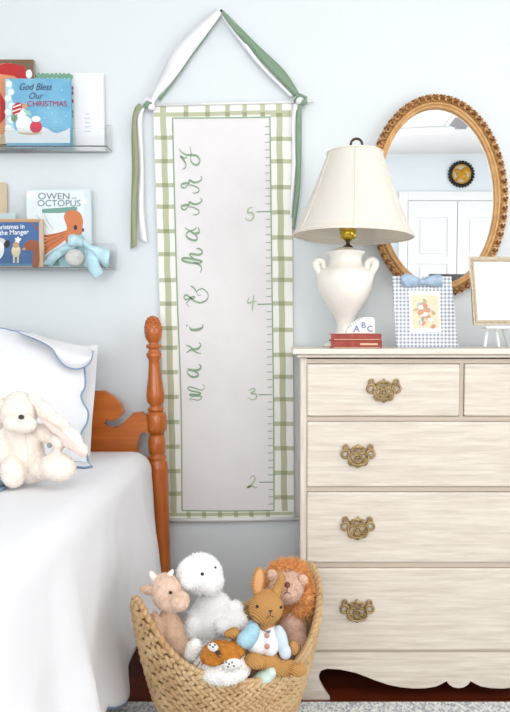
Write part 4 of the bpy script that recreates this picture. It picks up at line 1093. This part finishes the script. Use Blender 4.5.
# cow
cY = 1.52
M_tan = mat('tan_plush', (230,198,172), .95, rgb2=(210,172,144), vscale=70, bump=.8, bscale=240, sheen=.4, bdist=.003)
M_tan_l = mat('light_tan_plush', (238,210,188), .95, rgb2=(218,184,160), vscale=70, bump=.8, bscale=240, sheen=.4, bdist=.003)
cw = thing('plush_cow', 'tan plush cow with small white horns leaning at the left of the basket', 'plush toy', at(172, 655, cY))
blob('body', M_tan, cw, [(172,640,cY,14,32,13,-6),(176,655,cY,17,24,16),(168,618,cY,9,12,9),(157,634,cY-.02,6.5,25,7,-6),(162,655,cY-.02,7,14,8,-8),(186,672,cY-.03,11,11,10)], .004, 3, (6000,.004))
blob('head', M_tan_l, cw, [(167,593,cY-.01,15,18,15),(165,583,cY,12,10,12),(180,601,cY-.04,10,10,11),(172,602,cY-.02,13,11,13)], .004, 3, (3500,.004), 2)
blob('ear', M_tan_l, cw, [(150,590,cY,7.5,5.5,4,15),(145,589,cY,5,4.5,3)], .003, 2, (700,.004), 3)
blob('ear', M_tan_l, cw, [(178,583,cY+.03,5,4,4)], .003, 2, (300,.004), 4)
bm = bmesh.new(); tube(bm, spl([tuple(at(158,581,cY)), tuple(at(153,576,cY)), tuple(at(150,571,cY))], 4), [.0085,.0084,.0082,.0078,.0072,.0065,.0055,.0035,.001], 10)
link_bm('horn', bm, M_cream, cw, True)
bm = bmesh.new(); tube(bm, spl([tuple(at(169,577,cY)), tuple(at(171,573,cY)), tuple(at(173,569.5,cY))], 4), [.007,.007,.0068,.0064,.006,.005,.004,.003,.001], 10)
link_bm('horn', bm, M_cream, cw, True)
bm = bmesh.new(); eye(bm, 170.5, 592.5, cY-.042, 1.8); link_bm('eye', bm, M_black, cw, True)
# white lamb
wY = 1.60
M_wp = mat('white_plush', (252,252,252), .95, bump=.8, bscale=200, sheen=.4, bdist=.004)
wd = thing('plush_lamb', 'fluffy white plush animal with black eyes in the middle of the basket', 'plush toy', at(208, 650, wY))
blob('body', M_wp, wd, [(210,622,wY,24,26,20),(213,608,wY,20,18,17),(208,645,wY,24,22,20),(233,610,wY-.02,11,9,9,-30),(226,627,wY-.05,13,9,9,25),(192,632,wY-.03,10,18,10,10),(240,622,wY-.03,8,10,8)], .0045, 3, (3500,.007,.0012))
blob('head', M_wp, wd, [(200,574,wY-.02,23,20,20),(191,573,wY-.04,14,15,15),(211,582,wY-.03,13,14,14),(200,566,wY-.01,17,13,16),(188,582,wY-.06,10,8,9)], .0045, 3, (3000,.006,.0012), 2)
bm = bmesh.new(); eye(bm, 202.3, 574, wY-.111, 1.9); link_bm('eye', bm, M_black, wd, True)
bm = bmesh.new(); eye(bm, 215.5, 567.5, wY-.082, 1.3); link_bm('eye', bm, M_black, wd, True)
# knitted rabbit
kY = 1.50
M_knit = mat('caramel_knit', (184,130,66), .9)
nt = M_knit.node_tree; b = nt.nodes['Principled BSDF']; tc = nt.nodes.new('ShaderNodeTexCoord'); wv = nt.nodes.new('ShaderNodeTexWave'); wv.inputs['Scale'].default_value = 95; wv.inputs['Distortion'].default_value = 1.5; wv.bands_direction = 'DIAGONAL'
nt.links.new(tc.outputs['Object'], wv.inputs[0]); rp = nt.nodes.new('ShaderNodeValToRGB'); rp.color_ramp.elements[0].color = lin((170,120,62)); rp.color_ramp.elements[1].color = lin((208,158,94)); nt.links.new(wv.outputs['Fac'], rp.inputs[0]); nt.links.new(rp.outputs[0], b.inputs['Base Color'])
bp = nt.nodes.new('ShaderNodeBump'); bp.inputs['Distance'].default_value = .002; bp.inputs['Strength'].default_value = .6; nt.links.new(wv.outputs['Fac'], bp.inputs['Height']); nt.links.new(bp.outputs[0], b.inputs['Normal'])
kr = thing('knitted_rabbit', 'caramel knitted toy rabbit in a buttoned white vest and blue jacket', 'plush toy', at(266, 665, kY))
blob('body', M_knit, kr, [(266,608,kY-.01,18,17,16),(266,601,kY,14,13,13),(267,625,kY,9,8,9),(267,642,kY+.01,15,20,14),(264,660,kY-.02,18,9,13),(255,661,kY-.05,12,8,9,10),(284,668,kY-.03,16,8.5,10,-6),(298,670,kY-.05,9,7,8),(234,633,kY-.03,6.5,6,7),(293,648,kY,6,8,6),(228,634,kY-.03,4.5,4.5,5)], .0035, 3)
blob('ear', M_knit, kr, [(258,581,kY,7,15,4.5,6),(259,592,kY,5.5,8,5)], .003, 3)
blob('ear', M_knit, kr, [(279.5,585,kY+.01,5,14,5,14),(276,594,kY,5.5,8,5)], .003, 3)
bm = bmesh.new(); ell(bm, at(258.4,581,kY-.0085), (4.6*s(kY),.0028,12.5*s(kY)), (0,math.radians(6),0), 16, 12); link_bm('inner_ear', bm, mat('apricot_lining', (214,160,110), .9), kr, True)
M_vest = mat('white_felt', (242,242,244), .9, bump=.4, bscale=400)
M_jkt = mat('sky_blue_knit', (150,194,212), .9, rgb2=(176,210,222), vscale=160, bump=.6, bscale=350)
M_jkt_l = mat('pale_blue_felt', (204,216,230), .9, bump=.4, bscale=400)
blob('vest', M_vest, kr, [(258,642,kY-.012,12,14,14.5),(270,642,kY-.012,11,14.5,14.5),(255,632,kY-.008,8,7,10),(271,631,kY-.008,7,6,10)], .003, 2)
blob('sleeve', M_jkt, kr, [(250,636,kY-.03,9,15,10,24),(244,640,kY-.04,8,9,9,24),(252,627,kY-.01,6,7,7)], .003, 2)
blob('sleeve', M_jkt_l, kr, [(281,640,kY-.015,7,16,9,-14),(285,652,kY-.02,6.5,8,8,-14)], .003, 2)
bm = bmesh.new()
for x, y in ((267,635.5),(267,646.5)): ell(bm, at(x, y, kY-.047), (2.7*s(kY),.0035,2.9*s(kY)), u=14, v=8)
link_bm('button', bm, mat('rose_button', (190,140,120), .5), kr, True)
bm = bmesh.new(); prism(bm, [at(264.5,631,kY-.0435), at(271,630.5,kY-.0435), at(269,633,kY-.046)], (0,-.003,0)); link_bm('bow_tie', bm, mat('slate_thread', (110,110,130), .8), kr)
bm = bmesh.new(); eye(bm, 257, 606.5, kY-.040, 1.7); link_bm('eye', bm, M_black, kr, True)
bm = bmesh.new(); eye(bm, 281, 607.3, kY-.028, 1.6); link_bm('eye', bm, M_black, kr, True)
bm = bmesh.new(); fy = kY-.0475
prism(bm, [at(268.5,610.8,fy), at(272.5,610.6,fy), at(270.4,613.5,fy-.001)], (0,.003,0))
tube(bm, [at(270.4,613,fy), at(270.2,616,fy+.0005)], .0008, 6); tube(bm, [at(266,618.5,fy+.003), at(270.2,615.5,fy), at(274,617,fy+.004)], .0008, 6)
link_bm('stitched_face', bm, M_nose, kr)
# lion
lY = 1.63
M_lion = mat('dusty_pink_plush', (234,198,176), .95, rgb2=(220,178,154), vscale=80, bump=.9, bscale=220, sheen=.3, bdist=.004)
M_mane = mat('ginger_mane', (238,176,104), .9, rgb2=(216,140,68), vscale=60, sheen=.3)
li = thing('plush_lion', 'plush lion with ginger mane at the right of the basket behind the rabbit', 'plush toy', at(290, 640, lY))
blob('body', M_lion, li, [(292,628,lY,14,22,13),(290,645,lY,16,18,14),(303,650,lY-.04,9,6.5,8),(297,640,lY-.02,10,10,10)], .004, 3, (4500,.005))
blob('head', M_lion, li, [(286,588,lY-.04,17.5,16,13),(287,593,lY-.065,11,9,8),(290,579,lY-.03,11,8,10)], .004, 3, (3000,.006), 2)
for x, y in ((272,575),(303,580)):
    bm = bmesh.new(); ell(bm, at(x, y, lY-.045), (5*s(lY),.006,5.5*s(lY)), u=14, v=10)
    o = link_bm('ear', bm, M_lion, li, True); fuzz(o, 260, .004)
o = blob('mane', M_mane, li, [(287,577,lY,21,16,12),(273,584,lY+.005,9,16,10),(303,592,lY,9,22,11),(300,606,lY,11,14,10),(282,606,lY+.005,14,14,9),(290,568,lY,16,7,9)], .004, 2)
fuzz(o, 4200, .017, .0016, .15, 5)
bm = bmesh.new(); ell(bm, at(287.3,585,lY-.098), (3*s(lY),.006,2.9*s(lY))); link_bm('nose', bm, mat('brown_felt', (120,72,50), .8), li, True)
bm = bmesh.new(); tube(bm, [at(287.3,588,lY-.1), at(287,592,lY-.101), at(284,594,lY-.099)], .0009, 6); tube(bm, [at(287,592,lY-.101), at(290.5,593.5,lY-.099)], .0009, 6); link_bm('mouth', bm, M_nose, li)
bm = bmesh.new()
for x in (300,303,306): tube(bm, spl([tuple(at(x, 644.5, lY-.072)), tuple(at(x+.5,649,lY-.079)), tuple(at(x,653.5,lY-.072))], 4), .0012, 6)
link_bm('paw_stitching', bm, mat('brown_thread', (134,84,62), .8), li)
# tiger cub
tY = 1.455
M_tw = mat('white_faux_fur', (246,244,240), .95, bump=.8, bscale=220, sheen=.4, bdist=.003)
M_to = mat('amber_plush', (206,138,52), .95, rgb2=(186,116,38), vscale=80, bump=.8, bscale=240, bdist=.003)
ti = thing('plush_tiger', 'small amber and white plush cub face up at the basket front', 'plush toy', at(222, 672, tY))
blob('head', M_tw, ti, [(223,664,tY,24,17,20),(223,672,tY-.02,26,11,18),(205,668,tY,12,12,14),(240,667,tY,11,12,14)], .004, 3, (6500,.005))
blob('ear', M_tw, ti, [(194,648,tY+.01,8,10,6,30),(191,654,tY+.01,7,9,6,10)], .0035, 2, (1200,.004), 2)
blob('forehead', M_to, ti, [(222,652,tY-.012,20,10,16,4),(236,650,tY-.005,9,7,12,20),(208,656,tY-.022,8,7,9,-20),(232,658,tY-.032,9,6,8,8),(212,661,tY-.035,9,4,8,10)], .0035, 3, (3500,.004), 3)
bm = bmesh.new(); ell(bm, at(213,647,tY-.042), (5*s(tY),.006,3.5*s(tY)), (0,.3,0)); o = link_bm('brow_patch', bm, M_tw, ti, True); fuzz(o, 300, .004)
bm = bmesh.new(); ell(bm, at(232,664,tY-.048), (9*s(tY),.010,5*s(tY)), (0,-.2,0)); o = link_bm('muzzle', bm, M_tw, ti, True); fuzz(o, 500, .004)
bm = bmesh.new(); ell(bm, at(218,652.5,tY-.049), (2.8*s(tY),.005,2.2*s(tY))); link_bm('nose', bm, M_nose, ti, True)
bm = bmesh.new()
for x, y in ((210,645),(213,647),(215,645)): ell(bm, at(x, y, tY-.05), (1.2*s(tY),.002,.9*s(tY)), u=8, v=6)
link_bm('eye', bm, mat('slate_eye', (96,116,136), .5), ti, True)
bm = bmesh.new()
for x, y in ((226,662),(229,664),(232,662.5),(228,667),(234,666)): ell(bm, at(x, y, tY-.061), (.8*s(tY),.002,1.1*s(tY)), u=8, v=6)
link_bm('whisker_dots', bm, M_nose, ti, True)
bm = bmesh.new()
for a, c in (((203,652),(199,658)),((207,650),(204,657)),((238,650),(243,657)),((234,648),(238,655)),((219,644),(224,646)),((221,641),(226,643))):
    pa, pc = at(*a, tY-.0), at(*c, tY-.0); d = .052 if 210 < a[0] < 230 else .040
    tube(bm, [pa+Vector((0,-d,0)), (pa+pc)/2+Vector((0,-d-.004,0)), pc+Vector((0,-d,0))], [.0006,.0018,.0006], 6)
link_bm('stripe', bm, mat('chestnut_stripe', (134,78,36), .9), ti)
# pastel cloth toy
pt = blob('cloth_bundle', mat('aqua_pastel_cloth', (176,216,206), .85, rgb2=(214,226,214), vscale=28, bump=.3, bscale=200), None, [(264,677,1.46,11,7,10,-18),(258,681,1.46,8,6,8),(271,672,1.46,6.5,6,8)], .0035, 2)
tag(pt, 'small rolled aqua patterned cloth between the cub and the rabbit', 'cloth')
# fill beneath so the toys rest on something
bl = blob('folded_blanket', M_cream, None, [(222,735,1.58,52,22,60),(245,735,1.62,45,20,55)], .006, 3)
tag(bl, 'cream blanket lining the basket beneath the stuffed animals', 'blanket')

# ================================================================ LIGHT
def area(name, loc, rot, sx_, sy_, power, color=(1,1,1)):
    l = bpy.data.lights.new(name, 'AREA'); l.shape = 'RECTANGLE'; l.size = sx_; l.size_y = sy_; l.energy = power; l.color = color
    o = bpy.data.objects.new(name, l); COL.objects.link(o); o.location = loc; o.rotation_euler = rot; return o
area('added_window_daylight', (XR+.02, .35, 1.4), (0, math.radians(90), 0), 1.6, 2.1, 24, (1,.99,.98))  # area lamp filling the added right-hand opening
area('added_window_daylight', (-.55, YF-.02, 1.475), (math.radians(90), 0, 0), 2.25, 1.5, 24, (1,.995,.985))  # area lamp filling the added opening behind the camera
l = bpy.data.lights.new('added_fill_light', 'POINT'); l.energy = 15; l.shadow_soft_size = .13; l.color = (1,.97,.93); o = bpy.data.objects.new('added_fill_light', l); COL.objects.link(o); o.location = (.34, .28, ZC-.42)  # unseen point lamp below the fan, added to brighten room and bed side
w = bpy.data.worlds.new('sky'); sc.world = w; w.use_nodes = True; w.node_tree.nodes['Background'].inputs[0].default_value = (.93,.96,1,1); w.node_tree.nodes['Background'].inputs[1].default_value = 1.2
vs = sc.view_settings; vs.view_transform = 'Standard'; vs.look = 'None'; vs.gamma = 1; vs.use_curve_mapping = False; vs.exposure = 0.42
sc.cycles.max_bounces = 10
